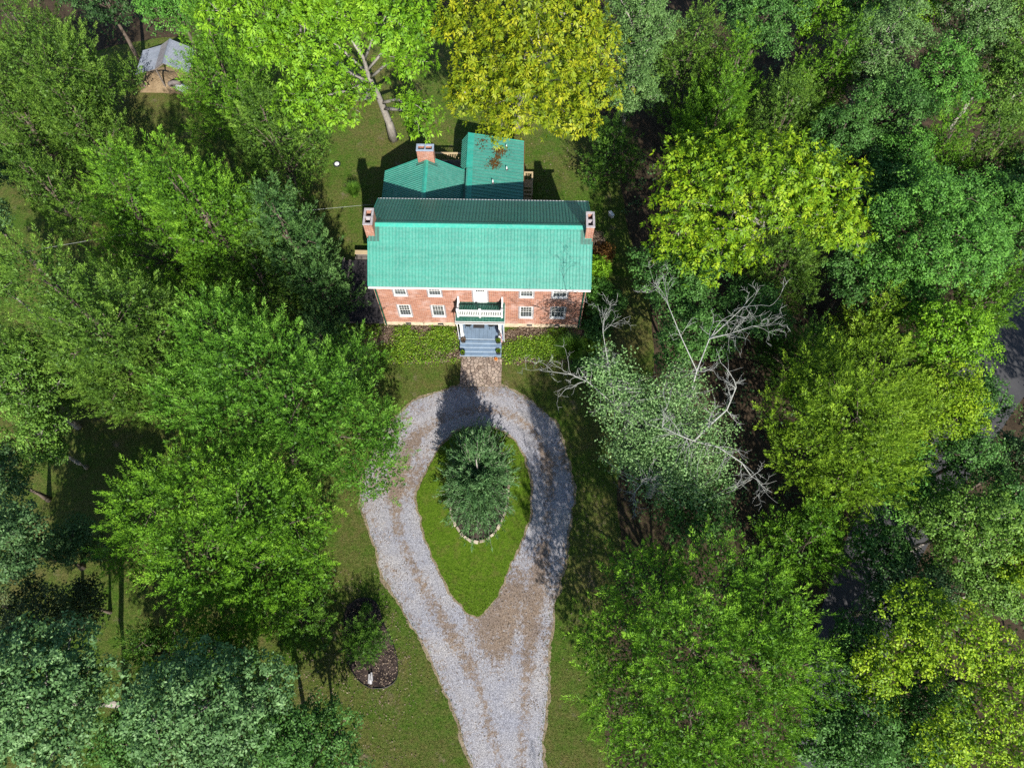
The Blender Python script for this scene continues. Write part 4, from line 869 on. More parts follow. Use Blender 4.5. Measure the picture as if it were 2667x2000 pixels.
def planter(loc, label, leafk='gc', seed=1, h=.34):
    c = empty('planter', loc); tag(c, label, 'planter', 'black planters on the porch steps')
    p_ = MB(); w0, w1 = .13, .17
    p_.v = [(sx * w0, sy * w0, 0) for sx, sy in ((-1, -1), (1, -1), (1, 1), (-1, 1))] + [(sx * w1, sy * w1, h) for sx, sy in ((-1, -1), (1, -1), (1, 1), (-1, 1))] + [(sx * .13, sy * .13, h) for sx, sy in ((-1, -1), (1, -1), (1, 1), (-1, 1))] + [(sx * .125, sy * .125, h - .05) for sx, sy in ((-1, -1), (1, -1), (1, 1), (-1, 1))]
    p_.f = [(3, 2, 1, 0)] + [(a + i, a + (i + 1) % 4, a + 4 + (i + 1) % 4, a + 4 + i) for a in (0, 4, 8) for i in range(4)]
    p_.build('pot', 'black', c)
    MB().quad((-.126, -.126, h - .05), (.126, -.126, h - .05), (.126, .126, h - .05), (-.126, .126, h - .05)).build('soil', 'mulch', c)
    r = np.random.default_rng(seed); n = 160; d = r.normal(size=(n, 3)); d[:, 2] = np.abs(d[:, 2]); d /= np.linalg.norm(d, axis=1, keepdims=True)
    pos = d * r.uniform(.03, .15, (n, 1)) + (0, 0, h - .04); ax = d; sd_ = np.cross(ax, r.normal(size=(n, 3))); sd_ /= np.linalg.norm(sd_, axis=1, keepdims=True)
    q = np.stack([pos, pos + ax * .05 + sd_ * .025, pos + ax * .10, pos + ax * .05 - sd_ * .025], 1)
    link(bpy.data.objects.new('plant', fast_mesh('plant', [(q, r.uniform(0, 1, n))], leafmat(leafk))), c)
planter((-1.33, -1.72, .679), 'square black planter on the top step beside the post', 'brn', 1)
planter((-1.38, -2.50, .172), 'square black planter on the bottom step at the near corner', 'gc', 2)
planter((1.30, -2.38, .172), 'black planter at the far end of the bottom step', 'gc', 3, .38)
planter((1.28, -1.74, .679), 'dark planter with trailing plant below the flag', 'gc', 4)
o_ = MB().lathe(0, 0, [(.0, 0), (.07, 0), (.12, .06), (.13, .13), (.10, .19), (.085, .20), (.09, .17), (.07, .10), (0, .09)], 18).build('ornament_pot', 'orange', None, (1.12, -2.86, .03), True)
tag(o_, 'small orange pot at the foot of the porch steps', 'pot')
def flag():
    f = empty('porch_flag', (1.42, -1.46, 2.1)); tag(f, 'striped flag hanging from a pole on the porch post', 'flag')
    a, b = Vector((0, 0, .0)), Vector((.06, -.95, .80)); MB().tube([a, b], [.014, .012], 8).build('flag_pole', 'white', f)
    MB().lathe(.06, -.95, [(0, .78), (.025, .80), (.02, .83), (0, .84)], 8).build('finial', 'orange', f)
    me = bpy.data.meshes.new('flag_cloth'); n, m = 16, 10; V = []; F_ = []; UV = []
    for i in range(n + 1):
        for j in range(m + 1):
            u, v = i / n, j / m; q = a.lerp(b, .30 + .68 * v)
            fold = .05 * math.sin(v * 9 + u * 3) * (0.3 + u)
            V.append((q.x + .02 + fold + .10 * u, q.y + .04 * math.sin(u * 5) - .08 * u, q.z - u * .92 + (1 - v) * 0)); UV.append((u, v))
    for i in range(n):
        for j in range(m): F_.append((i * (m + 1) + j, (i + 1) * (m + 1) + j, (i + 1) * (m + 1) + j + 1, i * (m + 1) + j + 1))
    me.from_pydata(V, [], F_); uvl = me.uv_layers.new(name='UVMap')
    for lp in me.loops: uvl.data[lp.index].uv = UV[lp.vertex_index]
    me.materials.append(MATS['flag']); me.polygons.foreach_set('use_smooth', [True] * len(me.polygons)); me.update()
    link(bpy.data.objects.new('cloth', me), f)
flag()
def spigot():
    c = empty('garden_hose_stand', (-4.45, -.25, 0)); tag(c, 'small iron hose stand against the tan foundation', 'hose stand')
    MB().tube([(0, 0, 0), (0, .05, .55), (-.06, .06, .68), (.02, .05, .76), (.08, .05, .68), (.02, .02, .6)], [.013] * 6, 6).build('stem', 'dark_iron', c)
    MB().tube([(-.1, -.06, 0), (0, .02, .25), (.12, -.05, 0)], [.012] * 3, 6).build('foot', 'dark_iron', c)
spigot()
def grill():
    c = empty('kettle_grill', (-3.75, 14.55, .6)); tag(c, 'black covered grill on the rear deck by the railing', 'grill')
    k = MB(); k.box(-.32, .32, -.28, .28, .0, .72); k.build('cart', 'black', c)
    h = MB(); n = 10
    for x in (-.42, .42):
        for i in range(n + 1):
            t = math.pi * i / n; h.v.append((x, -.30 * math.cos(t), .74 + .34 * math.sin(t)))
    h.f = [(i, i + 1, n + 2 + i, n + 1 + i) for i in range(n)] + [tuple(range(n, -1, -1)), tuple(range(n + 1, 2 * n + 2))]
    h.build('lid', 'black', c, smooth=False); MB().tube([(-.3, -.36, .86), (.3, -.36, .86)], [.018, .018], 8).build('handle', 'wire', c)
    for s in (-1, 1): MB().box(s * .60 - .17, s * .60 + .17, -.24, .24, .70, .73).build('side_shelf', 'dark_iron', c)
    for x in (-.28, .28):
        for y in (-.24, .24): MB().box(x - .03, x + .03, y - .03, y + .03, -.0, .02).build('caster', 'dark_iron', c)
grill()
def pot(loc, r0, h, mat, label, rim='trim_white'):
    c = empty('deck_pot', loc); tag(c, label, 'pot')
    MB().lathe(0, 0, [(0, 0), (r0 * .7, 0), (r0, h * .6), (r0 * .95, h), (r0 * .78, h), (r0 * .75, h * .5), (0, h * .45)], 18).build('pot_body', mat, c, smooth=True)
    MB().lathe(0, 0, [(r0 * .98, h - .03), (r0 * 1.08, h), (r0 * 1.05, h + .04), (r0 * .8, h + .03), (r0 * .79, h - .02)], 18).build('rim', rim, c, smooth=True)
pot((-4.35, 13.35, .6), .20, .42, 'black', 'dark round pot with pale rim on the rear deck')
pot((-4.55, 13.95, .6), .20, .36, 'dark_iron', 'dark round pot with rusty rim on the rear deck', 'rust')
tag(MB().lathe(0, 0, [(0, 0), (.20, 0), (.22, .25), (.19, .5), (.12, .56), (0, .57)], 16).build('covered_drum', 'rubber', None, (-4.85, 13.5, .6), True), 'grey rounded drum on the rear deck beside the pots', 'drum')
def septic():
    c = empty('septic_lid', (-13.04, 15.55, 0)); tag(c, 'round white septic lid in a dark ring on the rear lawn', 'septic lid')
    MB().lathe(0, 0, [(.32, 0), (.31, .05), (.21, .06), (.20, .02), (0, .015)], 24).build('ring', 'dark_iron', c); MB().lathe(0, 0, [(.195, .03), (.185, .065), (0, .075)], 24).build('lid', 'pipe', c)
    for k in range(3): MB().cyl(.09 * math.cos(k * 2.1), .09 * math.sin(k * 2.1), .065, .085, .018, .018, 8).build('bolt', 'dark_iron', c)
septic()
u_ = empty('utility_box', (10.29, 10.54, 0), .5); tag(u_, 'small white utility box on the shaded lawn right of the house', 'utility box')
MB().box(-.12, .12, -.25, .25, 0, .32).build('housing', 'pipe', u_); MB().box(-.14, .14, -.27, .27, .322, .36).build('lid', 'pipe', u_)
def wire():
    m = MB(); A, B = Vector((-7.75, 7.1, 5.55)), Vector((-46, -4.5, 9.0)); n = 40; pts = []
    for i in range(n + 1):
        t = i / n; q = A.lerp(B, t); q.z -= 4 * t * (1 - t) * 1.0; q.y += 4 * t * (1 - t) * 1.9; pts.append(q)
    tag(m.tube(pts, [.009] * (n + 1), 5).build('power_line', 'wire'), 'thin pale service wire running from the rear eave over the lawn', 'wire')
wire()
def stump():
    c = empty('driftwood_log', (-6.15, -25.3, 0), .15); tag(c, 'bleached split log lying in the oval mulch bed', 'log')
    for i, (x, y, l) in enumerate(((-.09, .0, .55), (.06, .1, .5), (.0, -.08, .45))):
        MB().tube([(x, y - l / 2, .09), (x + .02, y, .12 + .03 * i), (x + .03, y + l / 2, .16)], [.09, .08, .05], 7).build('split_piece', 'grey_wood', c)
stump()
def edging():
    c = empty('bed_edging', (-6.4, -23.1, 0)); tag(c, 'black curved edging strip round the oval mulch bed', 'edging')
    O = smooth_closed(MULCH, .3, .0, 1); P = [(x + 6.4, y + 23.1, .05) for x, y in O]; P.append(P[0])
    MB().tube(P, [.028] * len(P), 5, False).build('strip', 'black', c)
edging()
def ring_stones():
    c = empty('stone_edging', (.2, -12.9, 0)); tag(c, 'ring of pale stones round the evergreen in the grass island', 'edging'); r = random.Random(9); t = -2.9; n = 0
    while t < -2.9 + 2 * math.pi - .05:
        l = r.uniform(.26, .50); a, b = 2.08, 3.72; x, y = a * math.cos(t), b * math.sin(t); dx, dy = -a * math.sin(t), b * math.cos(t); ln = math.hypot(dx, dy); an = math.atan2(dy, dx)
        w, h = r.uniform(.15, .22), r.uniform(.12, .19)
        poly = [(i * l / 2 * r.uniform(.8, 1) , j * w / 2 * r.uniform(.75, 1.05)) for i, j in ((-1, -1), (0, -1.1), (1, -1), (1, 1), (0, 1.1), (-1, 1))]
        o = MB().prism(poly, 0, h, .14).build('edging_stone', 'edge_stone', c, (x, y, .05)); o.rotation_euler = (r.uniform(-.1, .1), r.uniform(-.1, .1), an + r.uniform(-.2, .2)); t += (l + .03) / ln
ring_stones()
BEDI = np.array([(.2 + 2.0 * math.cos(t), -12.9 + 3.6 * math.sin(t)) for t in np.linspace(0, 2 * math.pi, 60, endpoint=False)])
sheet('island_bed_soil', BEDI, .085, 'mulch', .5)
# open shed with straw
def shed():
    c = empty('open_shed', (-29.5, 25.2, 0)); c.scale = (.84, .84, .9); tag(c, 'open pole shed with grey metal gable roof at the lawn edge', 'shed')
    y0, y1 = -1.75, 1.75; zl, zm_, zr_, ze = 1.95, 2.65, 3.35, 2.2; xl, xm_, xr_, xe = -2.35, .05, 1.2, 3.4
    ro = MB().beam((xl, y0 + .1, zl - .08), (xm_, y0 + .1, zm_ - .08), .06, .1).beam((xm_, y0 + .1, zm_ - .08), (xr_, y0 + .1, zr_ - .08), .06, .1).beam((xr_, y0 + .1, zr_ - .08), (xe, y0 + .1, ze - .08), .06, .1).build('roof_frame', 'deck_grey', c)
    slope_panels(ro, (xl, y1, zl), (xl, y0, zl), (xm_, y1, zm_), 4, 6, 'galv'); slope_panels(ro, (xm_ - .02, y1, zm_ + .03), (xm_ - .02, y0, zm_ + .03), (xr_, y1, zr_ + .02), 4, 5, 'galv_old')
    slope_panels(ro, (xe, y0, ze), (xe, y1, ze), (xr_, y0, zr_ + .02), 4, 5, 'galv')
    MB().quad((xr_ - .16, y0 - .02, zr_ - .03), (xr_, y0 - .02, zr_ + .06), (xr_, y1 + .02, zr_ + .06), (xr_ - .16, y1 + .02, zr_ - .03)).quad((xr_, y0 - .02, zr_ + .06), (xr_ + .16, y0 - .02, zr_ - .03), (xr_ + .16, y1 + .02, zr_ - .03), (xr_, y1 + .02, zr_ + .06)).build('ridge_cap', 'galv', ro)
    for x, y, z in ((xl + .2, y0 + .15, zl - .05), (xl + .2, y1 - .15, zl - .05), (xm_, y0 + .15, zm_ - .1), (xm_, y1 - .15, zm_ - .1), (xe - .2, y0 + .15, ze - .1), (xe - .2, y1 - .15, ze - .1)): MB().box(x - .06, x + .06, y - .06, y + .06, 0, z).build('post', 'deck_grey', c)
    MB().beam((xl + .1, y0 + .15, zl - .1), (xl + .9, y0 + .05, .0), .07, .07).build('brace', 'deck_pale', c)
shed()
def straw():
    r = np.random.default_rng(8); n = 26; V = []; F_ = []
    for i in range(n + 1):
        for j in range(n + 1):
            x, y = (i / n - .5) * 3.0, (j / n - .5) * 2.6; h = .75 * max(0, 1 - (x / 1.5) ** 2) * max(0, 1 - (y / 1.3) ** 2); V.append((x, y, h + r.uniform(0, .09) * (h > .02)))
    for i in range(n):
        for j in range(n): F_.append((i * (n + 1) + j, (i + 1) * (n + 1) + j, (i + 1) * (n + 1) + j + 1, i * (n + 1) + j + 1))
    m = MB(); m.v, m.f = V, F_; tag(m.build('straw_pile', 'straw', None, (-30.3, 24.7, .01)), 'heap of dry straw under the metal shed roof', 'straw')
straw()
def tyre():
    c = empty('old_tyre', (-28.55, 23.95, .55)); c.rotation_euler = (math.radians(-58), 0, .2); tag(c, 'worn tyre leaning in the mouth of the metal shed', 'tyre')
    MB().lathe(0, 0, [(.34, -.12), (.36, -.16), (.52, -.16), (.58, -.08), (.58, .08), (.52, .16), (.36, .16), (.34, .12)], 24).build('tread', 'rubber', c, smooth=True)
tyre()
def tarp():
    r = np.random.default_rng(3); n = 12; m = MB()
    for i in range(n + 1):
        for j in range(n + 1):
            x, y = (i / n - .5) * 1.3, (j / n - .5) * .8; m.v.append((x, y, .38 * (1 - abs(x) ** 2) * max(0, 1 - (y / .41) ** 2) + r.uniform(0, .08)))
    m.f = [(i * (n + 1) + j, (i + 1) * (n + 1) + j, (i + 1) * (n + 1) + j + 1, i * (n + 1) + j + 1) for i in range(n) for j in range(n)]
    o = m.build('white_tarp', 'sash_grey', None, (-28.0, 23.95, .01)); o.rotation_euler = (0, 0, -.5); tag(o, 'crumpled white tarp on the ground beside the worn tyre', 'tarp')
tarp()

# ------------------------------------------------------------------ foliage
def unit(v): return v / (np.linalg.norm(v, axis=-1, keepdims=True) + 1e-9)
def sphere_dirs(n, r, zmin=-.4):
    i = np.arange(n) + .5; z = 1 - (1 - zmin) * i / n; ph = i * 2.399963 + r.uniform(0, 6.28)
    s = np.sqrt(np.clip(1 - z * z, 0, 1)); d = np.stack([s * np.cos(ph), s * np.sin(ph), z], 1)
    return unit(d + r.normal(0, .10, d.shape))
def surface_points(lobes, dens, r, zmin=-.4, jit=(.80, 1.06)):
    P, D = [], []
    LB = np.array(lobes)
    for k, (x, y, z, rx, rz) in enumerate(lobes):
        area = 4 * math.pi * (rx * rx + 2 * rx * rz) / 3 * (1 - zmin) / 2
        d = sphere_dirs(max(6, int(area * dens)), r, zmin); sc = np.array([rx, rx, rz])
        lump = 1 + .10 * np.sin(d[:, 0] * 5 + k) * np.sin(d[:, 1] * 6 + 2 * k) + .08 * np.sin(d[:, 2] * 8 + d[:, 0] * 7)
        p = np.array([x, y, z]) + d * sc * (r.uniform(*jit, len(d)) * lump)[:, None]; nrm = unit(d / sc)
        keep = np.ones(len(d), bool)
        for j in range(len(lobes)):
            if j == k: continue
            q = (p - LB[j, :3]) / np.array([LB[j, 3], LB[j, 3], LB[j, 4]]); keep &= (q * q).sum(1) > .62
        keep &= p[:, 2] > .25
        P.append(p[keep]); D.append(nrm[keep])
    return np.concatenate(P), np.concatenate(D)
def frame(a, r):
    s = unit(np.cross(a, r.normal(size=a.shape))); return s, np.cross(a, s)
def tri(P, A, S, Ln, W_): return np.stack([P - S * (W_ / 2)[:, None], P + S * (W_ / 2)[:, None], P + A * Ln[:, None]], 1)
def dia(P, A, S, Ln, W_, sag=None):
    mid = P + A * (Ln * .5)[:, None]; tip = P + A * Ln[:, None]
    if sag is not None: tip = tip - np.array([0, 0, 1.]) * (Ln * sag)[:, None]
    return np.stack([P, mid + S * (W_ / 2)[:, None], tip, mid - S * (W_ / 2)[:, None]], 1)
def filler(lobes, r, dens, size, tint=(.1, .6), band=(.35, .78)):  # inner leaves; tints kept low to paint crevice shade into the colour
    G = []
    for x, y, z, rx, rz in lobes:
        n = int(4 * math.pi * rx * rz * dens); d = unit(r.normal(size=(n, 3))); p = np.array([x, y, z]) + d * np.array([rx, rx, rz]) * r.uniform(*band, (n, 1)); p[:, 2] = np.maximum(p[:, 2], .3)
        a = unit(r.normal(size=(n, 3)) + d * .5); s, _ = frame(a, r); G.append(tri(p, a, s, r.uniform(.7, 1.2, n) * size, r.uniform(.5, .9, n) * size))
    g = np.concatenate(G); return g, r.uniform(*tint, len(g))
def cedar_crown(lobes, seed, dens=1.0, fl=1.0, upw=.85):
    r = np.random.default_rng(seed); B, D = surface_points(lobes, 1.5 * dens, r, -.30, (.60, 1.0)); n = len(B)
    a = unit(D * .75 + np.array([0, 0, upw]) + r.normal(0, .22, (n, 3))); Lc = r.uniform(.7, 1.75, n) * fl; ct = r.normal(.48, .19, n)
    M = 88; s1, s2 = frame(a, r)
    t = r.uniform(0, 1, (n, M)) ** .95; ph = r.uniform(0, 6.2832, (n, M)); rad = (.23 * Lc[:, None] + .05) * (1 - t) ** .9 * np.sqrt(r.uniform(0, 1, (n, M)))
    rv = s1[:, None] * np.cos(ph)[..., None] + s2[:, None] * np.sin(ph)[..., None]
    P = B[:, None] + a[:, None] * (t * Lc[:, None])[..., None] + rv * rad[..., None]
    ax = unit(a[:, None] * 1.1 + rv * .8 + r.normal(0, .25, (n, M, 3))); P = P.reshape(-1, 3); ax = ax.reshape(-1, 3)
    s, _ = frame(ax, r); Ln = r.uniform(.08, .20, len(P)) * fl; tint = np.clip(ct[:, None] + .40 * (t - .5) + r.normal(0, .14, (n, M)), 0, 1).ravel()
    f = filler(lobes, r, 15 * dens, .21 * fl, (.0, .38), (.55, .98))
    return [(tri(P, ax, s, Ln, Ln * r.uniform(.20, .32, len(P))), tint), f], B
def broad_crown(lobes, seed, dens=1.0, ls=.18, M=74, rc=(.34, .70)):
    r = np.random.default_rng(seed); B, D = surface_points(lobes, 1.6 * dens, r, -.25, (.78, 1.02)); n = len(B); R_ = r.uniform(*rc, n); ct = r.normal(.5, .16, n)
    d = r.normal(size=(n, M, 3)); d[..., 2] = d[..., 2] * .8 + .35; d = unit(d + D[:, None] * .55)
    P = B[:, None] + d * (R_[:, None] * r.uniform(.45, 1.05, (n, M)))[..., None] * np.array([1, 1, .72]); P = P.reshape(-1, 3); d = d.reshape(-1, 3)
    nr = unit(d * .7 + np.array([0, 0, .6]) + r.normal(0, .45, d.shape)); ax = unit(np.cross(nr, r.normal(size=nr.shape))); ax = unit(ax + np.array([0, 0, -.25])); s = unit(np.cross(nr, ax))
    Ln = r.uniform(.7, 1.25, len(P)) * ls; tint = np.clip(np.repeat(ct, M) + r.normal(0, .20, len(P)), 0, 1)
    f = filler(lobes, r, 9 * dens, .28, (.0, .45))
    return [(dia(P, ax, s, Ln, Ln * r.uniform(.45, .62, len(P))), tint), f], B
def hickory_crown(lobes, seed, dens=1.0, ls=.30):
    r = np.random.default_rng(seed); B, D = surface_points(lobes, 2.7 * dens, r, -.30, (.62, 1.05)); n = len(B); K_, J = 3, 9
    ct = r.normal(.5, .2, n); c = B[:, None] + r.normal(0, .34, (n, K_, 3)); ct = np.repeat(ct, K_) + r.normal(0, .10, n * K_); c = c.reshape(-1, 3); m = len(c)
    out = unit(np.repeat(D, K_, 0) * np.array([1, 1, .5]) + r.normal(0, .5, (m, 3)) + np.array([0, 0, .2])); s1, s2 = frame(out, r)
    ph = (np.arange(J) / J * 6.2832)[None] + r.uniform(0, 6.28, (m, 1)) + r.normal(0, .2, (m, J))
    ax = unit((s1[:, None] * np.cos(ph)[..., None] + s2[:, None] * np.sin(ph)[..., None]) + out[:, None] * .45 + r.normal(0, .15, (m, J, 3)) + np.array([0, 0, -.12]))
    P = np.repeat(c, J, 0); ax = ax.reshape(-1, 3); nr = np.repeat(out, J, 0); s = unit(np.cross(nr, ax)); Ln = r.uniform(.65, 1.15, len(P)) * ls
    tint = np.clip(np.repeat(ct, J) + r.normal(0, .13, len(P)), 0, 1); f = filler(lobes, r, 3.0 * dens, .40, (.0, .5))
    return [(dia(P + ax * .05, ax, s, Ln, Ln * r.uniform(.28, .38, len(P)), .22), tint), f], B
def limbs(base, H, lobes, tips, r, bark, r0, ntw=26, twig=.02, lean=None):
    m = MB(); b = Vector(base); cen = np.mean([l[:3] for l in lobes], 0)
    top = Vector((cen[0], cen[1], min(H * .80, max(l[2] for l in lobes)))); pts = []
    for i in range(7):
        t = i / 6; q = b.lerp(top, t); q.x = b.x + (top.x - b.x) * t ** 1.3; q.y = b.y + (top.y - b.y) * t ** 1.3
        pts.append(q + Vector((r.normal(0, .06), r.normal(0, .06), 0)) * H * .08 * (0 < i))
    m.tube([pts[0] + Vector((0, 0, -.05))] + pts[1:], [r0 * 1.35] + [r0 * (1 - .78 * i / 6) for i in range(1, 7)], 8)
    def on(t):
        f = t * 6; i = min(5, int(f)); return pts[i].lerp(pts[i + 1], f - i)
    for x, y, z, rx, rz in lobes:
        t = float(np.clip((z - .9 * rz - base[2]) / (top.z + 1e-6) * .75, .18, .9)); a = on(t); e = Vector((x, y, z + rz * .2)); mid = a.lerp(e, .5) + Vector((0, 0, (e - a).length * .06)); rr = r0 * (.55 - .3 * t)
        m.tube([a, a.lerp(mid, .5), mid, mid.lerp(e, .6), e], [rr, rr * .85, rr * .65, rr * .45, rr * .25], 5)
        if len(tips):
            d = np.linalg.norm((tips - np.array([x, y, z])) / np.array([rx, rx, rz]), axis=1); near = np.where(d < 1.15)[0]
            for k in r.choice(near, min(len(near), max(3, ntw // len(lobes))), replace=False) if len(near) else []:
                q = Vector(tips[k]); s = mid.lerp(e, r.uniform(.2, 1)); w = s.lerp(q, .55) + Vector(r.normal(0, .12, 3)); m.tube([s, w, q], [twig * 1.6, twig, twig * .4], 3, False)
    return m
BARK_OF = {'bs': 'bark_pale', 'bb': 'bark_pale', 'hg': 'bark_pale', 'hy': 'bark_pale', 'hy2': 'bark_pale', 'bo': 'bark_pale'}
CATS = {'cedar_tree': 'cedar', 'broadleaf_tree': 'tree', 'hickory_tree': 'hickory'}
GROUPS = {'cedar_tree': 'cedars round the house', 'broadleaf_tree': 'broadleaf trees of the wood', 'hickory_tree': 'hickories near the house'}
def make_tree(kind, name, label, pal, base, H, lobes, seed, dens=1.0):
    r = np.random.default_rng(seed + 1000); off = np.array([base[0], base[1], 0])
    lobes = [(x - base[0], y - base[1], z, rx, rz) for x, y, z, rx, rz in lobes]
    if kind == 'cedar':
        lobes = [(x, y, z, max(rx - .22, rx * .85), max(rz - .22, rz * .85)) for x, y, z, rx, rz in lobes]; G, tips = cedar_crown(lobes, seed, dens * 1.12); r0 = .016 * H + .04; tw = .022
    elif kind == 'hick': G, tips = hickory_crown(lobes, seed, dens); r0 = .017 * H + .05; tw = .026
    else: G, tips = broad_crown(lobes, seed, dens, ls={'bb': .20, 'bs': .14}.get(pal, .165)); r0 = .015 * H + .04; tw = .024
    t = empty(name, (base[0], base[1], 0)); tag(t, label, CATS[name], GROUPS[name])
    bark = BARK_OF.get(pal, 'bark')
    limbs((0, 0, 0), H, lobes, tips, r, bark, r0, {'bark_pale': 48}.get(bark, 30), tw).build('trunk', bark, t, smooth=True)
    link(bpy.data.objects.new('crown', fast_mesh('crown', G, leafmat(pal))), t)
    return t
def auto_lobes(kind, x, y, R, H, r):
    if kind == 'cedar':
        Lb = [(x, y, .26 * H, R * .80, .24 * H), (x + r.normal(0, .12) * R, y + r.normal(0, .12) * R, .52 * H, R * .62, .24 * H), (x + r.normal(0, .15) * R, y + r.normal(0, .15) * R, .76 * H, R * .36, .20 * H)]
        for k in range(10):
            a = k * 2.39996 + r.uniform(-.4, .4); u_ = r.uniform(.18, .62); q = r.uniform(.78, .95) * R * (1.12 - u_) ; rr = r.uniform(.20, .34) * R; Lb.append((x + q * math.cos(a), y + q * math.sin(a), u_ * H, rr, rr * r.uniform(.9, 1.5)))
        return Lb
    Lb = [(x, y, .62 * H, R * .62, .26 * H)]
    n = int(np.clip(R * 3.0, 7, 14))
    for k in range(n):
        a = k * 2.39996 + r.uniform(-.3, .3); q = math.sqrt((k + .6) / n) * R * .78; rr = r.uniform(.24, .40) * R
        Lb.append((x + q * math.cos(a), y + q * math.sin(a), H * (.86 - .34 * (q / R) ** 2 + r.uniform(-.10, .06)), rr, rr * r.uniform(.65, .9)))
    return Lb
for i, (kind, name, label, pal, x, y, R, H) in enumerate(TREES):
    r = np.random.default_rng(i * 7 + 3)
    make_tree(kind, name, label, pal, (x, y), H, auto_lobes(kind, x, y, R, H, r), i * 13 + 5, .4 if 'beyond the' in label and ('edge' in label or 'frame' in label) and (abs(x) > 44 or y < -37) else .92)
for i, (kind, name, label, pal, base, H, lobes) in enumerate(BIG_TREES):
    sq = {'cedar': 1.05, 'hick': .75, 'broad': .75}[kind]
    make_tree(kind, name, label, pal, base, H, [(x, y, z, R, min(R * sq, z - .3)) for x, y, z, R in lobes], 900 + i * 17, 1.15 if kind == 'cedar' else 1.0)

# the half-bare tree: pale dead limbs above a thin green crown
def bare_tree():
    base = Vector((12.04, -13.15, 0)); t = empty('half_bare_tree', base); tag(t, 'half-bare tree with bleached branches beside the gravel loop', 'tree')
    rr = random.Random(21); m = MB(); tips = []
    def grow(p, d, ln, rad, depth, pts0=None):
        pts = [p]; n = 4; q = p.copy(); dd = d.copy()
        for i in range(n):
            dd = (dd + Vector((rr.gauss(0, .20), rr.gauss(0, .20), rr.gauss(.03, .16)))).normalized(); q = q + dd * (ln / n); pts.append(q.copy())
        m.tube(pts, [rad * (1 - .55 * i / n) for i in range(n + 1)], 6 if depth > 2 else 4, False)
        if depth <= 1: tips.append(pts[-1])
        if depth <= 2: tips.append(pts[2])
        if depth == 0: return
        k = 2
        for j in range(k + (rr.random() < .5)):
            i = rr.randint(1, n); a = pts[i]; ax = Vector((rr.gauss(0, 1), rr.gauss(0, 1), rr.gauss(.1, .7))); nd = (dd * .85 + ax.normalized() * .85).normalized()
            grow(a, nd, ln * rr.uniform(.48, .72), max(.008, rad * .58), depth - 1)
    L_ = lambda *p: [Vector(q) - base for q in p]
    trunk = L_((12.04, -13.15, 0), (12.2, -12.9, 3), (12.6, -12.5, 6), (13.3, -12.2, 8.6)); m.tube(trunk, [.28, .22, .17, .13], 9)
    mains = [(L_((13.3, -12.2, 8.6), (14.0, -11.6, 9.6), (14.9, -10.9, 10.4), (15.2, -10.0, 11.6)), .15), (L_((13.3, -12.2, 8.6), (14.6, -12.7, 9.0), (15.9, -13.6, 8.9), (16.6, -14.2, 8.2)), .12),
             (L_((12.6, -12.5, 6), (12.9, -10.6, 8.2), (13.4, -8.4, 10.3), (13.96, -6.94, 11.6)), .15), (L_((13.96, -6.94, 11.6), (14.6, -6.6, 12.8), (15.3, -6.2, 14)), .08), (L_((13.96, -6.94, 11.6), (15.0, -6.9, 12.2), (16.2, -6.6, 12.6)), .06), (L_((13.4, -8.4, 10.3), (12.2, -7.0, 12.0), (11.4, -5.6, 13)), .08),
             (L_((12.2, -12.9, 4.5), (10.6, -11.2, 6.6), (8.8, -9.9, 8.3), (7.0, -8.7, 9.2)), .14), (L_((7.0, -8.7, 9.2), (6.0, -8.4, 9.5), (4.9, -8.3, 9.6)), .07), (L_((8.8, -9.9, 8.3), (8.2, -8.0, 10.0), (7.8, -6.4, 11.2)), .08), (L_((12.4, -12.6, 5), (11.2, -13.8, 6.6), (10.2, -14.6, 7.4)), .09), (L_((13.3, -12.2, 8.6), (12.2, -12.4, 10), (11.0, -12.2, 10.8)), .10)]
    for pts, rad in mains:
        rad *= .44; n = len(pts); m.tube(pts, [rad * (1 - .55 * i / (n - 1)) for i in range(n)], 7, False)
        for i in range(1, n):
            d = (pts[i] - pts[i - 1]).normalized()
            for k in range(2 if i < n - 1 else 3):
                ax = Vector((rr.gauss(0, 1), rr.gauss(0, 1), rr.gauss(.2, .6))).normalized(); grow(pts[i], (d * .8 + ax * .9).normalized(), rr.uniform(.9, 1.8), rad * .40, 2 if i < n - 1 else 3)
    lob = [(9.4 - 12.04, -9.6 + 13.15, 7.6, 2.3, 1.6), (11.6 - 12.04, -10.6 + 13.15, 7.6, 2.6, 1.6), (13.6 - 12.04, -11.6 + 13.15, 7.4, 2.4, 1.5), (11.4 - 12.04, -13.2 + 13.15, 6.2, 2.4, 1.5), (13.8 - 12.04, -13.6 + 13.15, 6.0, 2.2, 1.4), (8.2 - 12.04, -8.0 + 13.15, 8.6, 1.6, 1.2), (12.8 - 12.04, -9.0 + 13.15, 8.6, 1.6, 1.1), (9.6 - 12.04, -12.2 + 13.15, 6.0, 1.7, 1.2)]
    r = np.random.default_rng(77); G = []; C_ = []
    for x, y, z, rx, rz in lob:
        n = int(rx * rx * 62); d = unit(r.normal(size=(n, 3))); C_.append(np.array([x, y, z + .9]) + d * np.array([rx, rx, rz]) * r.uniform(.3, 1.1, (n, 1)))
    C_ = np.concatenate(C_)
    nodes = [q for pts, _ in mains for a, b in zip(pts, pts[1:]) for q in (a, a.lerp(b, .5), b)]
    for k in range(420):
        e = Vector(C_[r.integers(len(C_))]); q = min(nodes, key=lambda w: (w - e).length); q = q + Vector(r.normal(0, .15, 3)); md = q.lerp(e, .5) + Vector(r.normal(0, .18, 3)); m.tube([q, md, e + (e - md) * .25], [.020, .014, .006], 3, False)
    m.build('trunk', 'bark_bare', t, smooth=True)
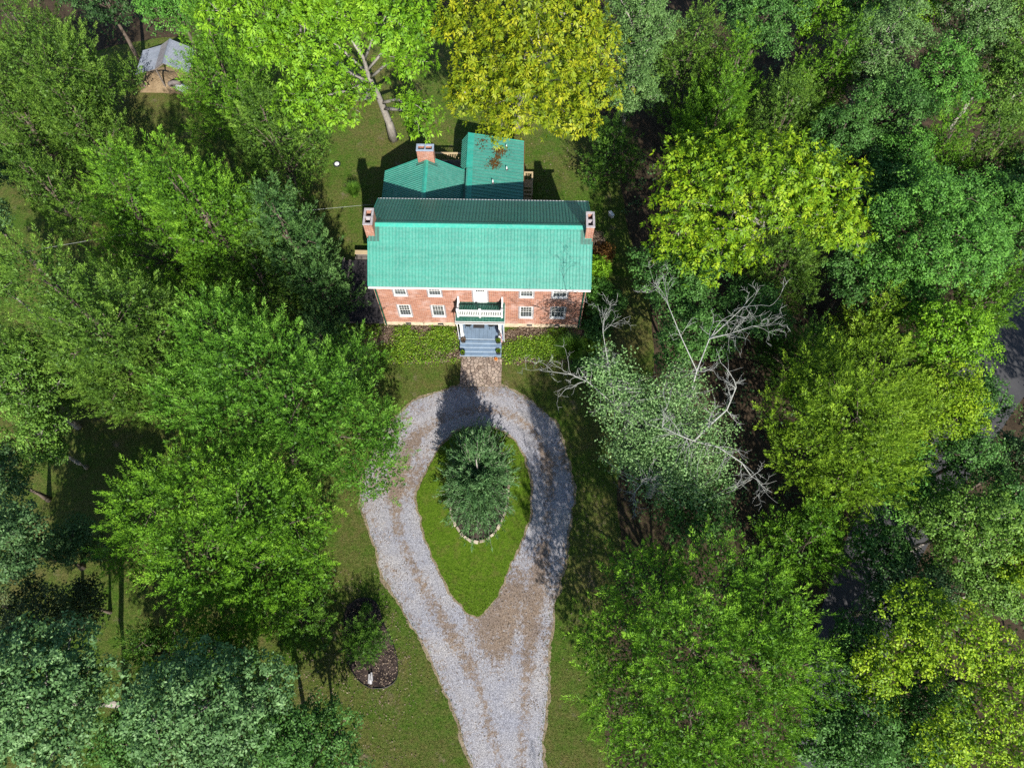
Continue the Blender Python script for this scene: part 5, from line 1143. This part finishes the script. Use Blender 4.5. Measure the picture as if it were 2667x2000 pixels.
    M = 12; P = (C_[:, None] + r.normal(0, .22, (len(C_), M, 3))).reshape(-1, 3); ax = unit(r.normal(size=P.shape) + np.array([0, 0, -.3])); nr = unit(r.normal(size=P.shape) * .6 + np.array([0, 0, .8])); s = unit(np.cross(nr, ax)); Ln = r.uniform(.10, .20, len(P))
    link(bpy.data.objects.new('crown', fast_mesh('crown', [(dia(P, ax, s, Ln, Ln * .55), np.clip(r.normal(.5, .25, len(P)), 0, 1))], leafmat('bt'))), t)
bare_tree()
# the dark evergreen in the island
def island_tree():
    base = (.2, -12.85, 0); t = empty('evergreen_tree', base); tag(t, 'dark feathery evergreen in the stone ring of the grass island', 'tree')
    r = np.random.default_rng(55); m = MB(); n = 760; G = []; T = []
    m.tube([(0, 0, 0), (0, .1, 2), (.05, .2, 4), (.05, .25, 5.6)], [.16, .12, .07, .02], 7)
    P_, A_, TT = [], [], []
    for i in range(n):
        f = (i + .5) / n; z0 = .4 + 3.9 * f ** .9; ph = i * 2.39996 + r.normal(0, .2); el = .25 + .75 * f + r.normal(0, .15); ex = np.array([math.cos(ph) * 1.0, math.sin(ph) * 1.6, 0]); ex_l = np.linalg.norm(ex)
        d = ex / ex_l * math.cos(el) + np.array([0, 0, math.sin(el)]); ln = (3.0 - 1.3 * f) * ex_l * r.uniform(.75, 1.1); st = np.array([0, .05, z0 * .8]) ; k = 8; pts = []
        for j in range(k + 1): u = j / k; q = st + d * ln * u + np.array([0, 0, -.35 * u * u * (1 - f)]) + r.normal(0, .03, 3); pts.append(q)
        if i % 2 == 0: m.tube(pts, [.020 * (1 - .8 * j / k) + .003 for j in range(k + 1)], 4, False)
        pts = np.array(pts); ml = 46; u = r.uniform(.25, 1, ml) ** .8 * k; a = np.floor(np.minimum(u, k - .001)).astype(int); q = pts[a] + (pts[a + 1] - pts[a]) * (u - a)[:, None]; dd = unit(pts[a + 1] - pts[a])
        P_.append(q + r.normal(0, .05, q.shape)); A_.append(unit(dd * .9 + r.normal(0, .55, q.shape))); TT.append(np.clip(r.normal(.5, .13) + r.normal(0, .15, ml), 0, 1))
    P_, A_, TT = np.concatenate(P_), np.concatenate(A_), np.concatenate(TT); s, _ = frame(A_, r); Ln = r.uniform(.16, .32, len(P_))
    m.build('trunk', 'bark_pale', t, smooth=True)
    link(bpy.data.objects.new('crown', fast_mesh('crown', [(tri(P_, A_, s, Ln, Ln * .24), TT), filler([(0, -.9, 1.4, 2.0, 1.1), (0, 1.1, 1.6, 2.1, 1.2), (0, .2, 3.2, 1.5, 1.4)], r, 14, .3)], leafmat('yew'))), t)
island_tree()

# ------------------------------------------------------------------ shrubs, ground cover, grass
def shrub(name, label, cat, x, y, R, h, pal, seed, kind='broad', group='shrubs beside the house', ls=.13):
    t = empty(name, (x, y, 0)); tag(t, label, cat, group); r = np.random.default_rng(seed)
    lob = [(0, 0, h * .5, R * .8, h * .45)] + [(R * .5 * math.cos(a), R * .5 * math.sin(a), h * r.uniform(.4, .62), R * .5, h * .34) for a in r.uniform(0, 6.28) + np.arange(5) * 1.2566]
    if kind == 'cedar': G, tips = cedar_crown(lob, seed, 4.0, .6)
    else: G, tips = broad_crown(lob, seed, 3.2, ls, 46, (.18, .36))
    m = MB()
    for k in range(6):
        e = lob[k]; m.tube([(r.normal(0, .05), r.normal(0, .05), 0), (e[0] * .5, e[1] * .5, e[2] * .6), (e[0], e[1], e[2] + e[4] * .5)], [.035, .025, .01], 5, False)
    m.build('stem', 'bark', t); link(bpy.data.objects.new('foliage', fast_mesh('foliage', G, leafmat(pal))), t)
shrub('cedar_shrub', 'small green cedar shrub in the oval mulch bed', 'shrub', -6.45, -23.2, 1.45, 2.4, 'cd', 301, 'cedar', 'shrubs in the lawn')
shrub('mulch_seedling', 'tiny seedling at the upper end of the oval mulch bed', 'shrub', -6.8, -21.1, .28, .45, 'bo', 302, 'broad', 'shrubs in the lawn', .07)
shrub('lime_shrub', 'bright lime-green bush against the right gable of the house', 'shrub', 8.75, 4.6, 1.15, 2.0, 'bl', 303)
shrub('dark_shrub', 'green bush beside the right gable below the lime bush', 'shrub', 8.85, 2.7, 1.15, 2.0, 'bm', 304)
shrub('dark_shrub', 'dark bush in shade at the middle of the right gable', 'shrub', 9.2, 1.0, 1.25, 1.7, 'bk', 305)
shrub('dark_shrub', 'blue-green bush at the front corner of the right gable', 'shrub', 8.7, -.5, 1.1, 1.4, 'bk', 306)
shrub('dark_shrub', 'small dark bush farther from the right gable in the shade', 'shrub', 10.3, 2.0, .9, 1.3, 'bk', 309)
shrub('corner_shrub', 'low bright bush beyond the ornamental grass clump', 'shrub', 8.3, -1.6, .8, .8, 'gc', 307, ls=.10)
shrub('corner_shrub', 'low dark bush below the ornamental grass clump', 'shrub', 7.6, -3.6, 1.0, .8, 'bk', 310, ls=.10)
shrub('rusty_shrub', 'rust-brown bush behind the right chimney', 'shrub', 9.5, 6.6, .95, 1.1, 'or', 308, ls=.10)
shrub('grey_shrub', 'dull grey-brown bush at the foot of the right chimney', 'shrub', 8.9, 7.8, .8, .9, 'brn', 311, ls=.09)
def grass_clump(label, x, y, R, h, n, pal, seed):
    t = empty('ornamental_grass', (x, y, 0)); tag(t, label, 'grass clump', 'ornamental grass clumps'); r = np.random.default_rng(seed)
    ph = r.uniform(0, 6.28, n); lean = r.uniform(.1, 1, n); q = np.stack([np.cos(ph) * .15 * R, np.sin(ph) * .15 * R, np.zeros(n)], 1) + r.normal(0, .08 * R, (n, 3)) * np.array([1, 1, 0])
    out = np.stack([np.cos(ph), np.sin(ph), np.zeros(n)], 1); s = np.stack([-np.sin(ph), np.cos(ph), np.zeros(n)], 1); G = []; w = .018
    lens = r.uniform(.7, 1.1, n) * h; prev = None; tint = np.clip(r.normal(.5, .22, n), 0, 1)
    def at(u): return q + out * (lean * R * u ** 1.6)[:, None] + np.array([0, 0, 1.]) * (lens * (u - .42 * lean * u * u))[:, None]
    us = (0, .35, .7, 1.0)
    for a, b in zip(us, us[1:]):
        p0, p1 = at(a), at(b); w0, w1 = w * (1 - a * .9), w * (1 - b * .9); G.append((np.stack([p0 - s * w0, p0 + s * w0, p1 + s * w1, p1 - s * w1], 1), tint))
    link(bpy.data.objects.new('blades', fast_mesh('blades', G, leafmat(pal))), t)
    MB().lathe(0, 0, [(R * .26, 0), (R * .2, .1), (0, .14)], 12).build('crown_base', 'straw', t)
grass_clump('arching dark ornamental grass clump at the right end of the front bed', 6.75, -2.0, 1.15, 1.35, 2600, 'cd', 401)
grass_clump('spiky ornamental grass clump on the rear lawn beside the ell', -11.15, 12.3, .8, 1.5, 700, 'cd', 402)

def scatter(poly, n, r):
    O = np.asarray(poly); lo, hi = O.min(0), O.max(0); P = r.uniform(lo, hi, (n, 2)); return P[inside(P, O)]
def vnoise(P, s, seed):
    r = np.random.default_rng(seed); v = np.zeros(len(P))
    for k in range(6): a = r.uniform(0, 6.28); v += np.sin((P[:, 0] * math.cos(a) + P[:, 1] * math.sin(a)) * s * r.uniform(.6, 1.7) + r.uniform(0, 6.28))
    return v / 6 * 1.7
def cover():
    for poly, seed, name in ((BEDL_O, 501, 'left'), (BEDR_O, 502, 'right')):
        r = np.random.default_rng(seed); P = scatter(poly, 1900, r)
        dens = .34 + vnoise(P, 1.7, seed) * 1.3 + np.clip((-P[:, 1] - .7) * .35, -.4, .5); P = P[(r.uniform(0, 1, len(P)) < dens) & ~((np.abs(P[:, 0]) < 1.72) & (P[:, 1] > -2.95))]
        M = 16; h = r.uniform(.03, .20, len(P)); c = np.concatenate([P, h[:, None]], 1); q = (c[:, None] + r.normal(0, .15, (len(P), M, 3)) * np.array([1, 1, .5])).reshape(-1, 3); q[:, 2] = np.maximum(q[:, 2], .03)
        nr = unit(r.normal(size=q.shape) * .5 + np.array([0, 0, .8])); ax = unit(np.cross(nr, r.normal(size=q.shape))); s = np.cross(nr, ax); Ln = r.uniform(.07, .16, len(q)); tint = np.clip(np.repeat(r.normal(.5, .25, len(P)), M) + r.normal(0, .15, len(q)), 0, 1)
        o = link(bpy.data.objects.new('ground_cover', fast_mesh('ground_cover', [(dia(q, ax, s, Ln, Ln * .62), tint)], leafmat('gc'))))
        tag(o, 'leafy ground cover in the front bed ' + ('between the side deck and the steps' if name == 'left' else 'between the steps and the ornamental grass'), 'ground cover', None, 'stuff')
        d = scatter(poly, 3200, r); q = np.concatenate([d, r.uniform(.02, .10, (len(d), 1))], 1); q = np.repeat(q, 3, 0) + r.normal(0, .08, (len(d) * 3, 3)) * np.array([1, 1, .2]); nr = unit(r.normal(size=q.shape) * .5 + np.array([0, 0, .8])); ax = unit(np.cross(nr, r.normal(size=q.shape))); Ln = r.uniform(.08, .18, len(q))
        o = link(bpy.data.objects.new('fallen_leaves', fast_mesh('fallen_leaves', [(dia(q, ax, np.cross(nr, ax), Ln, Ln * .5), r.uniform(0, 1, len(q)))], leafmat('brn'))))
        tag(o, 'dry brown leaves lying in the front bed ' + ('nearer the side deck' if name == 'left' else 'nearer the ornamental grass'), 'fallen leaves', None, 'stuff')
cover()
def lawn_grass():
    r = np.random.default_rng(601); zones = []
    def zone(poly, n, hgt, keepout=(), zb=0.0):
        P = scatter(poly, n, r)
        for k in keepout: P = P[~inside(P, k)]
        zones.append((P, hgt, zb))
    zone(ISLAND_O, 26000, .085, (BEDI,), .03)
    zone([(-13, -33), (14, -33), (13.5, -4), (10, -2.9), (-10.5, -2.9), (-13, -8)], 90000, .07, (DRIVE_O, MULCH_O, BEDL_O, BEDR_O, np.array([(-1.55, -5.4), (1.6, -5.4), (1.6, -2.6), (-1.55, -2.6)]), BEDI))
    zone([(-28, 8), (-8.4, 8), (-8.4, 13), (-5, 17), (3.2, 16.4), (3.2, 8), (12, 8), (10, 24), (-25, 30), (-33, 22)], 60000, .07, (BARE,))
    e = DRIVE_O[::2]; d = np.repeat(e, 9, 0) + r.normal(0, .15, (len(e) * 9, 2)); zones.append((d, .10, .01)); e = ISLAND_O[::2]; zones.append((np.repeat(e, 9, 0) + r.normal(0, .12, (len(e) * 9, 2)), .10, .02))
    G = []
    for P, hgt, zb in zones:
        n = len(P); b = np.concatenate([P, np.full((n, 1), zb)], 1); ax = unit(r.normal(0, .75, (n, 3)) * np.array([1, 1, .2]) + np.array([0, 0, .8])); s = unit(np.cross(ax, r.normal(size=ax.shape))); Ln = r.uniform(.6, 1.5, n) * hgt
        dry = vnoise(P, .5, 9) * .25; G.append((tri(b, ax, s, Ln, np.full(n, .035)), np.clip(r.normal(.45, .22, n) + dry, 0, 1)))
    o = link(bpy.data.objects.new('grass', fast_mesh('grass', G, leafmat('gr')))); tag(o, 'short mown lawn grass round the drive and behind the house', 'grass', None, 'stuff')
lawn_grass()
def roof_debris():
    r = np.random.default_rng(71); P = []
    for x, y, s, n in ((1.0, 14.6, .28, 260), (.65, 13.3, .24, 200), (.85, 13.95, .10, 60), (.5, 13.1, .3, 60), (-.5, 14.9, .25, 40), (-.3, 15.5, .2, 30)): P.append(r.normal(0, 1, (n, 2)) * s + (x, y))
    P = np.concatenate(P); z = 3.42 - (P[:, 0] + 1.58) * .1987 + .045 + r.uniform(0, .04, len(P)); q = np.concatenate([P, z[:, None]], 1); ax = unit(r.normal(size=q.shape) * np.array([1, 1, .15])); nr = unit(r.normal(size=q.shape) * .3 + np.array([0, 0, 1])); Ln = r.uniform(.08, .22, len(q))
    o = link(bpy.data.objects.new('fallen_leaves', fast_mesh('fallen_leaves', [(dia(q, ax, unit(np.cross(nr, ax)), Ln, Ln * .35), r.uniform(0, .8, len(q)))], leafmat('or')))); tag(o, 'brown twigs and leaves caught on the green wing roof', 'fallen leaves', None, 'stuff')
roof_debris()
def drive_leaves():
    r = np.random.default_rng(72); P = []
    for x, y, s, k in LITTER: P.append(r.normal(0, 1, (int(230 * k * s), 2)) * s * .75 + (x, y))
    e = DRIVE_O[::2]; P.append(np.repeat(e, 3, 0) + r.normal(0, .22, (len(e) * 3, 2)))
    P = np.concatenate(P); P = P[inside(P, DRIVE_O) & ~inside(P, ISLAND_O)]; q = np.concatenate([P, r.uniform(.022, .04, (len(P), 1))], 1); nr = unit(r.normal(size=q.shape) * .3 + np.array([0, 0, 1])); ax = unit(np.cross(nr, r.normal(size=q.shape))); Ln = r.uniform(.05, .11, len(q))
    o = link(bpy.data.objects.new('fallen_leaves', fast_mesh('fallen_leaves', [(dia(q, ax, np.cross(nr, ax), Ln, Ln * .55), r.uniform(0, 1, len(q)))], leafmat('brn')))); tag(o, 'brown fallen leaves scattered over the gravel loop', 'fallen leaves', None, 'stuff')
drive_leaves()

def undergrowth():
    for k, (poly, n) in enumerate(((FOREST, 6000), (FOREST2, 3000))):
        r = np.random.default_rng(700 + k); P = scatter(poly, n * 2, r); P = P[(P[:, 1] > -36) & (P[:, 1] < 46) & (np.abs(P[:, 0]) < 62) & ~inside(P, smooth_closed(strip(ROAD, 5.6), 1, 0, 1, 2))]
        P = P[r.uniform(0, 1, len(P)) < .55 + .6 * vnoise(P, .6, 70 + k)][:n]; M = 9; h = r.uniform(.05, .8, len(P)); c = np.concatenate([P, h[:, None]], 1)
        q = (c[:, None] + r.normal(0, .22, (len(P), M, 3))).reshape(-1, 3); q[:, 2] = np.maximum(q[:, 2], .03); nr = unit(r.normal(size=q.shape) * .5 + np.array([0, 0, .8])); ax = unit(np.cross(nr, r.normal(size=q.shape))); Ln = r.uniform(.12, .30, len(q))
        o = link(bpy.data.objects.new('undergrowth', fast_mesh('undergrowth', [(dia(q, ax, np.cross(nr, ax), Ln, Ln * .55), np.clip(np.repeat(r.normal(.5, .25, len(P)), M) + r.normal(0, .1, len(q)), 0, 1))], leafmat(('bg', 'bk', 'bd')[k]))))
        tag(o, ('low weeds and saplings on the forest floor beside the road', 'low weeds on the forest floor behind the shed', 'low weeds under the blue-green oaks')[k], 'undergrowth', None, 'stuff')
undergrowth()

def lawn_leaves():
    r = np.random.default_rng(73); P = [scatter(MULCH_O, 900, r), r.normal(0, 1, (900, 2)) * (2.6, 3.0) + (-8.5, -24.5), r.normal(0, 1, (500, 2)) * (1.0, 4.0) + (-5.0, -25), r.normal(0, 1, (500, 2)) * (1.2, 5) + (8, -18), r.normal(0, 1, (500, 2)) * (5, 3) + (6, 17)]
    P = np.concatenate(P); P = P[~inside(P, DRIVE_O)]; q = np.concatenate([P, r.uniform(.02, .07, (len(P), 1))], 1); nr = unit(r.normal(size=q.shape) * .35 + np.array([0, 0, 1])); ax = unit(np.cross(nr, r.normal(size=q.shape))); Ln = r.uniform(.06, .14, len(q))
    o = link(bpy.data.objects.new('fallen_leaves', fast_mesh('fallen_leaves', [(dia(q, ax, np.cross(nr, ax), Ln, Ln * .55), r.uniform(0, 1, len(q)))], leafmat('brn')))); tag(o, 'pale dry leaves scattered on the lawn and the oval mulch bed', 'fallen leaves', None, 'stuff')
lawn_leaves()
